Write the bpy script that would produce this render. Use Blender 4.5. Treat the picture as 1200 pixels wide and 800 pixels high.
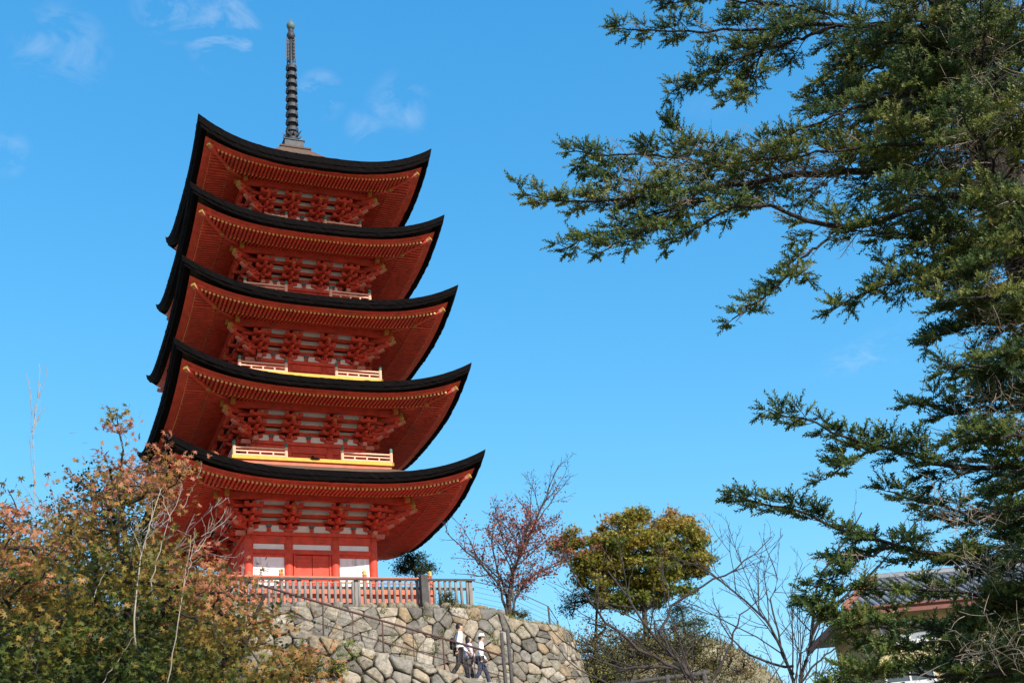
import bpy, math, random
import numpy as np
from mathutils import Vector, Matrix
R_ = math.radians
random.seed(7); rng = np.random.default_rng(7)
sc = bpy.context.scene
for o in list(bpy.data.objects): bpy.data.objects.remove(o)

# ------------------------------------------------------------------ camera
CAM = np.array([-10.183, -44.453, -12.114]); YAW, PIT, ROL, FPX = R_(23.9816), R_(25.5558), R_(-5.58095), 1445.252
FW = np.array([math.sin(YAW)*math.cos(PIT), math.cos(YAW)*math.cos(PIT), math.sin(PIT)])
_rt = np.array([math.cos(YAW), -math.sin(YAW), 0.0]); _up = np.cross(_rt, FW)
RT = _rt*math.cos(ROL)+_up*math.sin(ROL); UP = -_rt*math.sin(ROL)+_up*math.cos(ROL)
cd = bpy.data.cameras.new('camera'); co = bpy.data.objects.new('camera', cd); sc.collection.objects.link(co)
m = Matrix.Identity(4)
for i in range(3):
    m[i][0], m[i][1], m[i][2], m[i][3] = RT[i], UP[i], -FW[i], CAM[i]
co.matrix_world = m
cd.sensor_fit = 'HORIZONTAL'; cd.sensor_width = 36; cd.lens = FPX/1200*36; cd.clip_start = .1; cd.clip_end = 3000
sc.camera = co
sc.render.resolution_x, sc.render.resolution_y = 1024, 682
# surveying helpers: from a sighting (photo pixel) and a distance to a place on the site
def ray(u, v): return FW + RT*(u-600)/FPX + UP*(400-v)/FPX
def atY(u, v, Y): d = ray(u, v); return CAM + d*(Y-CAM[1])/d[1]
def atD(u, v, D): d = ray(u, v); return CAM + d*D/math.hypot(d[0], d[1])
def pj(P): P = np.asarray(P, float)-CAM; d = P@FW; return np.array([600+FPX*(P@RT)/d, 400-FPX*(P@UP)/d])

# ------------------------------------------------------------------ world, sun, exposure
SUN_EL, SUN_AZ = 32.5, 16.0          # azimuth measured from -y (behind the camera) towards +x
to_sun = Vector((math.sin(R_(SUN_AZ))*math.cos(R_(SUN_EL)), -math.cos(R_(SUN_AZ))*math.cos(R_(SUN_EL)), math.sin(R_(SUN_EL))))
w = bpy.data.worlds.new('World'); sc.world = w; w.use_nodes = True
nt = w.node_tree; nt.nodes.clear()
def N(nt, t, **k):
    n = nt.nodes.new(t)
    for a, b in k.items(): setattr(n, a, b)
    return n
out = N(nt, 'ShaderNodeOutputWorld'); bg = N(nt, 'ShaderNodeBackground'); bg.inputs[1].default_value = .15
sky = N(nt, 'ShaderNodeTexSky', sky_type='NISHITA'); sky.sun_disc = False
sky.sun_elevation = R_(SUN_EL); sky.sun_rotation = math.atan2(to_sun.x, to_sun.y)
sky.air_density = 1.15; sky.dust_density = .25; sky.ozone_density = 2.2; sky.altitude = 30
hs = N(nt, 'ShaderNodeHueSaturation'); hs.inputs['Saturation'].default_value = 1.22; hs.inputs['Value'].default_value = 1.0; hs.inputs['Hue'].default_value = .496
nt.links.new(sky.outputs[0], hs.inputs['Color'])
# thin wisps of cirrus: noise over the sky dome (direction divided by height)
tc = N(nt, 'ShaderNodeTexCoord'); sep = N(nt, 'ShaderNodeSeparateXYZ'); nt.links.new(tc.outputs['Generated'], sep.inputs[0])
def M2(op, a, b):
    n = N(nt, 'ShaderNodeMath', operation=op)
    for i, x in enumerate((a, b)):
        if isinstance(x, (int, float)): n.inputs[i].default_value = x
        else: nt.links.new(x, n.inputs[i])
    return n.outputs[0]
zz = M2('MAXIMUM', sep.outputs[2], .08)
cmb = N(nt, 'ShaderNodeCombineXYZ'); nt.links.new(M2('DIVIDE', sep.outputs[0], zz), cmb.inputs[0]); nt.links.new(M2('DIVIDE', sep.outputs[1], zz), cmb.inputs[1]); cmb.inputs[2].default_value = 3.37
n1 = N(nt, 'ShaderNodeTexNoise'); n1.inputs['Scale'].default_value = 1.35; n1.inputs['Detail'].default_value = 2
n2 = N(nt, 'ShaderNodeTexNoise'); n2.inputs['Scale'].default_value = 11.0; n2.inputs['Detail'].default_value = 8; n2.inputs['Roughness'].default_value = .62; n2.inputs['Distortion'].default_value = .6
for n in (n1, n2): nt.links.new(cmb.outputs[0], n.inputs['Vector'])
nrm = N(nt, 'ShaderNodeVectorMath', operation='NORMALIZE'); nt.links.new(tc.outputs['Generated'], nrm.inputs[0])
r1 = N(nt, 'ShaderNodeMapRange'); r1.inputs[1].default_value = .68; r1.inputs[2].default_value = .86; nt.links.new(n1.outputs['Fac'], r1.inputs[0])
place = r1.outputs[0]
for cu, cv, rr, amp in ((264, 40, 52, .85), (200, 4, 48, .6), (376, 112, 34, .45), (70, 58, 60, .35), (468, 122, 45, .3), (430, 150, 30, .25), (8, 180, 30, .3)):      # the few wisps hang here in the sky
    cdir = ray(cu, cv); cdir = cdir/np.linalg.norm(cdir)
    dt = N(nt, 'ShaderNodeVectorMath', operation='DOT_PRODUCT'); nt.links.new(nrm.outputs[0], dt.inputs[0]); dt.inputs[1].default_value = tuple(cdir)
    mr_ = N(nt, 'ShaderNodeMapRange', interpolation_type='SMOOTHSTEP'); mr_.inputs[1].default_value = math.cos(rr/FPX); mr_.inputs[2].default_value = 1.0; mr_.inputs[4].default_value = amp
    nt.links.new(dt.outputs['Value'], mr_.inputs[0]); place = M2('MAXIMUM', place, mr_.outputs[0])
r2 = N(nt, 'ShaderNodeMapRange'); r2.inputs[1].default_value = .46; r2.inputs[2].default_value = .74; nt.links.new(n2.outputs['Fac'], r2.inputs[0])
fac = M2('MULTIPLY', M2('MULTIPLY', place, r2.outputs[0]), .72)
mx = N(nt, 'ShaderNodeMix', data_type='RGBA'); mx.inputs['B'].default_value = (3.4, 3.6, 3.9, 1)
sr = N(nt, 'ShaderNodeSeparateColor'); cr_ = N(nt, 'ShaderNodeCombineColor'); nt.links.new(hs.outputs[0], sr.inputs[0])
for k_, (pw_, am_) in enumerate(((1.1, .56), (.70, 1.12), (.50, 1.78))): nt.links.new(M2('MULTIPLY', M2('POWER', sr.outputs[k_], pw_), am_), cr_.inputs[k_])
nt.links.new(fac, mx.inputs['Factor']); nt.links.new(cr_.outputs[0], mx.inputs['A'])
nt.links.new(mx.outputs['Result'], bg.inputs[0]); nt.links.new(bg.outputs[0], out.inputs[0])
sl = bpy.data.lights.new('sun', 'SUN'); sl.energy = 3.7; sl.angle = R_(.53); sl.color = (1, .93, .82)
so = bpy.data.objects.new('sun', sl); sc.collection.objects.link(so)
so.rotation_euler = to_sun.to_track_quat('Z', 'Y').to_euler()
sc.view_settings.view_transform = 'Standard'; sc.view_settings.look = 'None'; sc.view_settings.exposure = .9; sc.view_settings.gamma = 1
sc.cycles.max_bounces = 8; sc.cycles.diffuse_bounces = 5; sc.cycles.transmission_bounces = 4; sc.cycles.transparent_max_bounces = 6
sc.cycles.use_denoising = True

# ------------------------------------------------------------------ materials
def mat(name, col, rough=.7, var=.25, scale=4.0, bump=0.0, bscale=40., spec=.3, attr=None, trans=0.0, objvar=None, metal=0.0, stretch=None, dark=None, dscale=.7, damt=.5):
    """base colour broken up by noise; optional per-object tint, per-leaf colour attribute, translucency, dirt patches"""
    mt = bpy.data.materials.new(name); mt.use_nodes = True; t = mt.node_tree; b = t.nodes['Principled BSDF']
    b.inputs['Roughness'].default_value = rough; b.inputs['Specular IOR Level'].default_value = spec; b.inputs['Metallic'].default_value = metal
    L = t.links.new
    tcn = N(t, 'ShaderNodeTexCoord'); vec = tcn.outputs['Object']
    if stretch:
        mp = N(t, 'ShaderNodeMapping'); mp.inputs['Scale'].default_value = stretch; L(vec, mp.inputs['Vector']); vec = mp.outputs[0]
    if attr:
        a = N(t, 'ShaderNodeAttribute', attribute_name='Col'); base = a.outputs['Color']
    else:
        rgb = N(t, 'ShaderNodeRGB'); rgb.outputs[0].default_value = (*col, 1); base = rgb.outputs[0]
    if objvar:
        oi = N(t, 'ShaderNodeObjectInfo'); cr = N(t, 'ShaderNodeValToRGB'); cr.color_ramp.interpolation = 'LINEAR'
        while len(cr.color_ramp.elements) < len(objvar): cr.color_ramp.elements.new(.5)
        for i, c in enumerate(objvar):
            e = cr.color_ramp.elements[i]; e.position = i/(len(objvar)-1); e.color = (*c, 1)
        L(oi.outputs['Random'], cr.inputs[0]); base = cr.outputs[0]
        ad = N(t, 'ShaderNodeVectorMath', operation='MULTIPLY_ADD'); cx = N(t, 'ShaderNodeCombineXYZ')
        for i in range(3): L(oi.outputs['Random'], cx.inputs[i])
        L(cx.outputs[0], ad.inputs[0]); ad.inputs[1].default_value = (37, 19, 53); L(vec, ad.inputs[2]); vec = ad.outputs[0]
    ns = N(t, 'ShaderNodeTexNoise'); ns.inputs['Scale'].default_value = scale; ns.inputs['Detail'].default_value = 6; ns.inputs['Roughness'].default_value = .65; L(vec, ns.inputs['Vector'])
    mr = N(t, 'ShaderNodeMapRange'); mr.inputs[1].default_value = .25; mr.inputs[2].default_value = .75; mr.inputs[3].default_value = 1-var; mr.inputs[4].default_value = 1+var; L(ns.outputs['Fac'], mr.inputs[0])
    hv = N(t, 'ShaderNodeHueSaturation'); L(base, hv.inputs['Color']); L(mr.outputs[0], hv.inputs['Value']); cur = hv.outputs[0]
    if dark:
        nd = N(t, 'ShaderNodeTexNoise'); nd.inputs['Scale'].default_value = dscale; nd.inputs['Detail'].default_value = 7; nd.inputs['Roughness'].default_value = .7; L(vec, nd.inputs['Vector'])
        md = N(t, 'ShaderNodeMapRange'); md.inputs[1].default_value = .5; md.inputs[2].default_value = .68; md.inputs[4].default_value = damt; L(nd.outputs['Fac'], md.inputs[0])
        mxx = N(t, 'ShaderNodeMix', data_type='RGBA'); mxx.inputs['B'].default_value = (*dark, 1); L(md.outputs[0], mxx.inputs['Factor']); L(cur, mxx.inputs['A']); cur = mxx.outputs['Result']
    L(cur, b.inputs['Base Color'])
    if bump:
        nb = N(t, 'ShaderNodeTexNoise'); nb.inputs['Scale'].default_value = bscale; nb.inputs['Detail'].default_value = 5; L(vec, nb.inputs['Vector'])
        bp = N(t, 'ShaderNodeBump'); bp.inputs['Strength'].default_value = bump; bp.inputs['Distance'].default_value = .03; L(nb.outputs['Fac'], bp.inputs['Height']); L(bp.outputs[0], b.inputs['Normal'])
    if trans:
        tr = N(t, 'ShaderNodeBsdfTranslucent'); L(cur, tr.inputs[0]); ms = N(t, 'ShaderNodeMixShader'); ms.inputs[0].default_value = trans
        L(b.outputs[0], ms.inputs[1]); L(tr.outputs[0], ms.inputs[2]); L(ms.outputs[0], t.nodes['Material Output'].inputs[0])
    return mt
M = {}
M['red'] = mat('vermilion', (.60, .072, .040), .62, .34, 3.5, .2, 30, spec=.22, dark=(.36, .08, .058), dscale=2.3, damt=.75)
M['redrail'] = mat('faded_vermilion', (.60, .15, .085), .65, .2, 5, dark=(.38, .08, .05), dscale=2.0, damt=.6)
M['palerail'] = mat('sunlit_rail_tint', (.76, .40, .27), .65, .15, 6)  # sunlight on the balcony rails is put into this paler colour
M['board'] = mat('yellow_edge_board', (.62, .33, .022), .55, .2, 4)
M['pinktip'] = mat('weathered_pink_wood', (.55, .20, .14), .7, .25, 6)
M['gold'] = mat('ochre_yellow_paint', (.66, .40, .12), .5, .25, 6, spec=.4)
M['ochre'] = mat('dull_ochre', (.40, .21, .04), .6, .25, 6)
M['sand'] = mat('terrace_sand', (.42, .36, .27), .95, .15, 1.5, .3, 20)
M['green'] = mat('verdigris', (.06, .17, .12), .6, .3, 20)
M['bark'] = mat('cypress_bark_thatch', (.13, .085, .066), .9, .35, 9, .5, 60, spec=.1, stretch=(1, 1, 3), dark=(.06, .05, .035), dscale=1.2, damt=.6)
M['edge'] = mat('layered_bark_edge', (.0075, .006, .0065), .9, .5, 6, .6, 50, spec=.04, stretch=(1, 1, 14))
M['white'] = mat('plaster', (.84, .83, .80), .85, .06, 2.5, dark=(.45, .46, .47), dscale=2.6, damt=.25)
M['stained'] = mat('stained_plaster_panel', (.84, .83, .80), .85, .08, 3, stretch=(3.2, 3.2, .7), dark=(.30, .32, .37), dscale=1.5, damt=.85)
M['darkwood'] = mat('dark_red_timber', (.16, .03, .02), .8, .3, 4)  # dark red of the core box inside each storey
M['iron'] = mat('spire_bronze', (.05, .052, .06), .6, .35, 8, metal=.3)
M['copper'] = mat('pale_patina', (.10, .15, .155), .6, .2, 10)
M['pole'] = mat('weathered_picket', (.23, .205, .19), .9, .35, 7, .3, 60, stretch=(3, 3, .5), dark=(.08, .07, .065), dscale=2.0, damt=.7)
M['postwood'] = mat('dark_post', (.075, .066, .062), .9, .35, 6, .3, 50)
M['rust'] = mat('rusty_pipe', (.085, .042, .035), .75, .3, 20)
M['wire'] = mat('wire', (.10, .085, .08), .6, .2, 20)
M['stone'] = mat('granite', (.4, .36, .3), .9, .45, 7, 1.0, 16, objvar=[(.19, .16, .125), (.28, .235, .175), (.215, .19, .15), (.10, .088, .075), (.35, .30, .24), (.26, .185, .11), (.165, .15, .13), (.29, .25, .20)], dark=(.075, .068, .055), dscale=3.6, damt=.85)
M['earth'] = mat('dark_earth', (.06, .05, .036), .95, .4, 3, .5, 20)
M['ground'] = mat('leaf_litter_ground', (.22, .19, .125), .95, .4, 1.5, .5, 12, dark=(.13, .125, .06), dscale=.5, damt=.7)
M['trunk'] = mat('bark', (.035, .029, .024), .95, .4, 8, .9, 30, stretch=(2, 2, .6))
M['darkbark'] = mat('dark_cherry_bark', (.055, .042, .038), .85, .35, 10, .5, 40)
M['paletwig'] = mat('pale_twig', (.30, .255, .21), .9, .3, 12)
M['greytwig'] = mat('grey_twig', (.27, .235, .235), .9, .3, 12)
M['deadtwig'] = mat('dead_twig', (.26, .20, .155), .95, .35, 14)
M['needle'] = mat('fir_needles', (0, 0, 0), .5, .2, 3, attr=1, trans=.30, spec=.25)
M['leaf'] = mat('leaves', (0, 0, 0), .55, .15, 3, attr=1, trans=.38, spec=.3)
M['grass'] = mat('grass_blades', (0, 0, 0), .7, .15, 3, attr=1, trans=.25)

# ------------------------------------------------------------------ mesh helpers
col = sc.collection
class MB:
    def __init__(s): s.v = []; s.f = []; s.mi = []
    def add(s, v, f, mi=0):
        o = len(s.v); s.v.extend([tuple(map(float, p)) for p in v]); s.f.extend([tuple(i+o for i in q) for q in f]); s.mi.extend([mi]*len(f)); return s
    def box(s, x0, x1, y0, y1, z0, z1, mi=0):
        return s.add([(x0,y0,z0),(x1,y0,z0),(x1,y1,z0),(x0,y1,z0),(x0,y0,z1),(x1,y0,z1),(x1,y1,z1),(x0,y1,z1)],
                     [(0,3,2,1),(4,5,6,7),(0,1,5,4),(1,2,6,5),(2,3,7,6),(3,0,4,7)], mi)
    def beam(s, a, b, w, h, mi=0, up=(0,0,1)):
        """square bar from a to b, width w across, height h (top face through the a-b line + h/2)"""
        a, b = Vector(a), Vector(b); d = (b-a).normalized(); sd = d.cross(Vector(up)).normalized(); u = sd.cross(d)
        P = []
        for p in (a, b):
            for i, j in ((-1,-1),(1,-1),(1,1),(-1,1)): P.append(p+sd*(w/2*i)+u*(h/2*j))
        return s.add(P, [(3,2,1,0),(4,5,6,7),(0,1,5,4),(1,2,6,5),(2,3,7,6),(3,0,4,7)], mi)
    def prism(s, poly, o, ex, ez, ey, mi=0):
        """2-D outline poly in (ex,ez) extruded along ey, all vectors"""
        o, ex, ez, ey = map(Vector, (o, ex, ez, ey)); n = len(poly)
        A = [o+ex*p[0]+ez*p[1] for p in poly]; B = [p+ey for p in A]
        return s.add(A+B, [tuple(range(n)), tuple(range(2*n-1, n-1, -1))]+[(i, i+n, (i+1)%n+n, (i+1)%n) for i in range(n)], mi)
    def lathe(s, prof, c=(0,0,0), n=16, mi=0):
        k = len(prof); V = []; F = []
        for r, z in prof:
            for j in range(n):
                a = 2*math.pi*j/n; V.append((c[0]+r*math.cos(a), c[1]+r*math.sin(a), c[2]+z))
        for i in range(k-1):
            for j in range(n): F.append((i*n+j, i*n+(j+1)%n, (i+1)*n+(j+1)%n, (i+1)*n+j))
        F.append(tuple(range(n-1, -1, -1))); F.append(tuple(range((k-1)*n, k*n)))
        return s.add(V, F, mi)
    def tube(s, pts, rad, n=6, mi=0):
        pts = [Vector(p) for p in pts]; k = len(pts)
        if not hasattr(rad, '__len__'): rad = [rad]*k
        V = []; F = []; ref = Vector((.3, .5, .81))
        for i, p in enumerate(pts):
            d = (pts[min(i+1, k-1)]-pts[max(i-1, 0)]).normalized()
            a = d.cross(ref)
            if a.length < .05: a = d.cross(Vector((1, 0, 0)))
            a.normalize(); b = d.cross(a)
            for j in range(n):
                t = 2*math.pi*j/n; V.append(p+(a*math.cos(t)+b*math.sin(t))*rad[i])
        for i in range(k-1):
            for j in range(n): F.append((i*n+j, i*n+(j+1)%n, (i+1)*n+(j+1)%n, (i+1)*n+j))
        if n > 2: F.append(tuple(range(n-1, -1, -1))); F.append(tuple(range((k-1)*n, k*n)))
        return s.add(V, F, mi)
    def mesh(s, name, mats, smooth=False):
        me = bpy.data.meshes.new(name); me.from_pydata(s.v, [], s.f)
        for mm in (mats if isinstance(mats, (list, tuple)) else [mats]): me.materials.append(M[mm] if isinstance(mm, str) else mm)
        if any(s.mi): me.polygons.foreach_set('material_index', s.mi)
        if smooth: me.polygons.foreach_set('use_smooth', [True]*len(s.f))
        me.update(); return me
    def build(s, name, mats, parent=None, smooth=False, **k): return link(name, s.mesh(name, mats, smooth), parent, **k)
def link(name, me, parent=None, loc=None, rz=None, kind=None):
    o = bpy.data.objects.new(name, me); col.objects.link(o)
    if parent is not None: o.parent = parent
    if loc is not None: o.location = loc
    if rz: o.rotation_euler.z = rz
    if kind: o['kind'] = kind
    return o
def tag(o, label, cat, group=None):
    o['label'] = label; o['category'] = cat
    if group: o['group'] = group
    return o
def thing(name, label, cat, loc=(0,0,0), rz=0, group=None):
    o = bpy.data.objects.new(name, None); col.objects.link(o); o.location = loc; o.rotation_euler.z = rz; o.empty_display_size = .3
    return tag(o, label, cat, group)
def struct(o): o['kind'] = 'structure'; return o
HP = math.pi/2
def four(name, me, parent, loc=(0,0,0), kind=None):
    """the same piece on each of the four faces of the tower"""
    for k in range(4):
        c = Matrix.Rotation(k*HP, 3, 'Z') @ Vector(loc); link(name, me, parent, c, k*HP, kind)
def npmesh(name, V, F, matn, cols=None, smooth=False):
    """big triangle meshes from numpy"""
    me = bpy.data.meshes.new(name); V = np.asarray(V, np.float32); F = np.asarray(F, np.int32)
    me.vertices.add(len(V)); me.vertices.foreach_set('co', V.ravel())
    k = F.shape[1]; me.loops.add(F.size); me.loops.foreach_set('vertex_index', F.ravel())
    me.polygons.add(len(F)); me.polygons.foreach_set('loop_start', np.arange(0, F.size, k, dtype=np.int32)); me.polygons.foreach_set('loop_total', np.full(len(F), k, np.int32))
    if smooth: me.polygons.foreach_set('use_smooth', np.ones(len(F), bool))
    me.update(calc_edges=True)
    if cols is not None:
        a = me.color_attributes.new('Col', 'FLOAT_COLOR', 'POINT'); c4 = np.ones((len(V), 4), np.float32); c4[:, :3] = cols; a.data.foreach_set('color', c4.ravel())
    me.materials.append(M[matn]); return me
def scatter(name, tv, tf, pos, X, Y, Z, scl, cols, matn, tshade=None):
    """copies of a small template (tv, tf) at pos with axes X,Y,Z, joined to one mesh; cols per copy"""
    pos = np.asarray(pos); n = len(pos); k = len(tv)
    A = np.stack([X, Y, Z], 1)                                   # n,3(axis),3
    V = pos[:, None, :] + np.einsum('kj,njc->nkc', tv, A)*np.asarray(scl).reshape(n, 1, 1)
    F = (np.asarray(tf)[None] + (np.arange(n)*k)[:, None, None]).reshape(-1, np.asarray(tf).shape[1])
    C = np.repeat(np.asarray(cols)[:, None, :], k, 1)
    if tshade is not None: C = C*tshade[None, :, None]
    return npmesh(name, V.reshape(-1, 3), F, matn, C.reshape(-1, 3))
def unit(a): return a/np.maximum(np.linalg.norm(a, axis=-1, keepdims=True), 1e-9)
def frame(d, roll=None):
    """orthonormal frames with Z along d"""
    d = unit(d); ref = rng.normal(size=d.shape) if roll is None else roll
    x = unit(np.cross(ref, d)); return x, np.cross(d, x), d

#==SECTION PAGODA==
# ------------------------------------------------------------------ the five-storeyed pagoda (front faces -y, axis at the origin)
W_ = [5.631, 5.443, 5.235, 4.983, 4.721]; ZT = [3.733, 7.266, 10.677, 13.972, 17.283]
B_ = [2.25, 2.045, 1.88, 1.71, 1.56]; RISE = [1.10, 1.10, 1.10, 1.10, 1.20]; TH = [.31, .30, .30, .32, .42]
BH = [None, 2.89, 2.68, 2.46, 2.24]; BZ = [-1.02, 4.02, 7.50, 10.98, 14.30]
FLOOR0, GROUND0 = -1.02, -2.12
pagoda = thing('pagoda', 'tall red five-storeyed wooden pagoda with upswept black-edged roofs and a bronze spire', 'pagoda', (0, 0, GROUND0))
class _P: pass
def pchild(name, me):
    o = link(name, me, pagoda); o.location = (0, 0, -GROUND0); return o

def boat(L, h, r=.5):
    return [(-L, h), (-L, h*.52), (-L+.035, h*.30), (-L+.09, h*.12), (-L+.16, 0), (L-.16, 0), (L-.09, h*.12), (L-.035, h*.30), (L, h*.52), (L, h)]
def block(mb, x, y, z, w, h, mi=0):
    """bearing block with a tapered foot"""
    a, b = w*.36, w*.5; zz = (z, z+h*.42, z+h)
    V = []
    for k, zc in zip((a, b, b), zz): V += [(x-k, y-k, zc), (x+k, y-k, zc), (x+k, y+k, zc), (x-k, y+k, zc)]
    F = [(3,2,1,0), (8,9,10,11)]
    for l in (0, 4):
        for j in range(4): F.append((l+j, l+(j+1)%4, l+4+(j+1)%4, l+4+j))
    mb.add(V, F, mi)
STEP = .33
def arms(mb, sgn=(1, 1), la=.335):
    block(mb, 0, 0, 0, .32, .13)
    for k in range(4):
        d = STEP*k; z = .12+.17*k
        mb.prism(boat(la, .10), (0, -d-.055, z), (1,0,0), (0,0,1), (0,.11,0))
        for x in (-la+.075, 0, la-.075): block(mb, x, -d, z+.10, .145, .074)
        if k < 3:
            l = d+STEP+.11
            mb.prism([(-.1, .10), (-.1, 0), (l-.17, 0), (l-.08, .02), (l, .06), (l, .10)], (-.055, 0, z), (0,-1,0), (0,0,1), (.11,0,0))
    # second arm on the wall plane, longer
    mb.prism(boat(la+.07, .10), (0, -.05, .29), (1,0,0), (0,0,1), (0,.1,0))
    for x in (-la+.01, la-.01): block(mb, x, 0, .39, .145, .074)
def bracket_mesh():
    mb = MB(); arms(mb)
    mb.beam((0, .1, .93), (0, -1.0, .60), .105, .13)                     # tail rafter
    mb.beam((0, -1.0, .60), (0, -1.06, .582), .112, .137, 1)             # its gilded end
    
    return mb.mesh('bracket_set', ['red', 'ochre', 'green'])
def corner_mesh():
    """over the front-left column: the same arms on both faces plus long diagonal arms"""
    a = MB(); arms(a)
    mb = MB(); mb.add(a.v, a.f)
    Rz = Matrix.Rotation(-HP, 3, 'Z')
    mb.add([Rz@Vector(v) for v in a.v], a.f)
    dg = Vector((-1, -1, 0)).normalized()
    for k in range(3):
        z = .15+.18*k; l = 1.41*(STEP*(k+1))+.22
        p0 = dg*0+Vector((0, 0, z)); p1 = dg*l+Vector((0, 0, z+.02)); 
        mb.beam(p0, p1, .12, .12)
        q = dg*(l+.22)+Vector((0, 0, z+.08)); mb.beam(p1, q, .11, .10, 3)
        if k == 2: mb.beam(q, q+dg*.05+Vector((0,0,.015)), .115, .105, 1)
        for t in (.55, 1.0): 
            c = dg*(l*t-.1); block(mb, c.x, c.y, z+.06, .17, .10)
    mb.beam((0,0,1.0), dg*1.7+Vector((0,0,.74)), .13, .16); e = dg*1.7+Vector((0,0,.74)); mb.beam(e, e+dg*.1+Vector((0,0,-.018)), .14, .18, 1)
    # nosings of the head beams that run past the corner column
    for v in ((-1,0,0), (0,-1,0)):
        v = Vector(v); mb.beam(v*.12+Vector((0,0,-.04)), v*.46+Vector((0,0,-.03)), .16, .15, 3)
    return mb.mesh('corner_bracket', ['red', 'ochre', 'green', 'pinktip'])
ME_BR, ME_CO = bracket_mesh(), corner_mesh()

def make_storey(i):
    W, Z, b, rise, th = W_[i], ZT[i], B_[i], RISE[i], TH[i]
    E = Z-rise; hd = E-1.19; fl = BZ[i]; bw = .375*b if i < 2 else .36*b
    ztop = (BZ[i+1]-.22) if i < 4 else 19.25; rin = (BH[i+1]+.0) if i < 4 else .62
    def lift(x, r): return rise*(abs(x)/W)**3*(r/W)**2
    # ---- roof: thatched upper surface
    mb = MB(); ns, ntt = 28, 9
    def top(s, t):
        r = W+(rin-W)*t; x = s*r
        k = .62*t+.38*t*t if i < 4 else .52*t+.48*t**2.2
        return (x, -r, E+(ztop-E)*k+lift(x, r))
    idx = lambda a, c: a*(ntt+1)+c
    for k in range(4):
        rz = Matrix.Rotation(k*HP, 3, 'Z')
        V = [rz@Vector(top(-1+2*a/ns, c/ntt)) for a in range(ns+1) for c in range(ntt+1)]
        mb.add(V, [(idx(a,c), idx(a+1,c), idx(a+1,c+1), idx(a,c+1)) for a in range(ns) for c in range(ntt)])
    roof = pchild('roof', mb.mesh('roof', 'bark', True))
    # ---- eave edge: thick layered bark, in three courses that step in as they go down
    mb = MB()
    prof = [(0, 0), (-.015, -.06), (-.012, -.065), (-.05, -th*.62), (-.075, -th*.64), (-.13, -th), (-.36, -th+.005), (-.36, -th+.05)]
    for k in range(4):
        rz = Matrix.Rotation(k*HP, 3, 'Z'); V = []
        n2 = 72
        for a in range(n2+1):
            s = -1+2*a/n2
            for dr, dz in prof:
                r = W+dr; x = s*r; V.append(rz@Vector((x, -r+(rng.normal()*.008 if abs(s) < .999 else 0), E+dz*(1+.25*abs(s)**4)+lift(s*W, W)+(rng.normal()*.006 if abs(s) < .999 else 0))))
        q = len(prof)
        mb.add(V, [(a*q+c, a*q+c+1, (a+1)*q+c+1, (a+1)*q+c) for a in range(n2) for c in range(q-1)])
    link('eave_edge', mb.mesh('eave_edge', 'edge'), roof)
    # ---- underside
    r1 = W-.64; r2 = W-1.46; rp = b+3*STEP
    zp = hd+1.13                                                            # top of the purlin
    def under(x, r):                                                        # level of the boards over the rafters
        if r >= r1: z = E-th+.035-(.385-th)*(W-.13-r)/(W-.13-r1)
        elif r >= r2: z = E-.35+.15*(r1-r)/(r1-r2)
        else: z = E-.285+(zp+.10-E+.285)*(r2-r)/(r2-rp)
        return z+lift(x, r)
    def strip(rs, n2=36, zo=0.0):
        V = []; q = len(rs)
        for a in range(n2+1):
            s = -1+2*a/n2
            for r, dz in rs: V.append((s*r, -r, under(s*r, r)+dz+zo))
        return V, [(a*q+c, (a+1)*q+c, (a+1)*q+c+1, a*q+c+1) for a in range(n2) for c in range(q-1)]
    mb = MB(); mb.add(*strip([(W-.35, 0), (r1-.05, 0), (r2+.02, 0)])); four('soffit_board', mb.mesh('soffit_board', 'red'), roof)
    mb = MB(); mb.add(*strip([(r2+.0, 0), (r2-.45, 0), (rp, 0), (b-.05, .30)])); four('soffit_board', mb.mesh('soffit_board', 'red'), roof)
    def fascia(r, z0, z1, w, name):
        V = []; n2 = 36
        for a in range(n2+1):
            s = -1+2*a/n2
            for rr, z in ((r, z0), (r, z1), (r-w, z1), (r-w, z0)): V.append((s*rr, -rr, under(s*rr, rr)+z))
        m_ = MB(); m_.add(V, [(a*4+c, (a+1)*4+c, (a+1)*4+(c+1)%4, a*4+(c+1)%4) for a in range(n2) for c in range(4)])
        four(name, m_.mesh(name, 'red'), roof)
    fascia(r1+.07, -.03, .02, .16, 'eave_beam'); fascia(r2+.06, -.035, .03, .12, 'eave_beam')
    sp = .147; nx = int((r1-.03)/sp)
    fr, br, tip = MB(), MB(), MB()
    for j in range(-nx, nx+1):
        x = j*sp
        def rafter(m_, ra, rb, h, off):
            if rb-ra < .12: return
            P = []
            for r in (ra, rb):
                zt = under(x, r)-off
                P += [(x-.034, -r, zt-h), (x+.034, -r, zt-h), (x+.034, -r, zt), (x-.034, -r, zt)]
            m_.add(P, [(0,1,2,3), (7,6,5,4), (0,4,5,1), (1,5,6,2), (2,6,7,3), (3,7,4,0)])
            zt = under(x, rb)-off
            tip.box(x-.036, x+.036, -rb-.006, -rb-.002, zt-h-.001, zt+.001)
        rafter(fr, max(r2-.05, abs(x)+.04), r1, .085, .012)
        rafter(br, max(rp-.05, abs(x)+.04), r2-.001, .095, .012)
    four('rafter', fr.mesh('rafter', 'red'), roof, kind='stuff'); four('rafter', br.mesh('rafter', 'red'), roof, kind='stuff'); four('rafter_tip', tip.mesh('rafter_tip', 'gold'), roof, kind='stuff')
    # hip rafters with a gilded band and pale end
    mb = MB()
    pts = [(r, under(r, r)-.10) for r in (b, rp, r2, r2+.02, r1+.02)]
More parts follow.
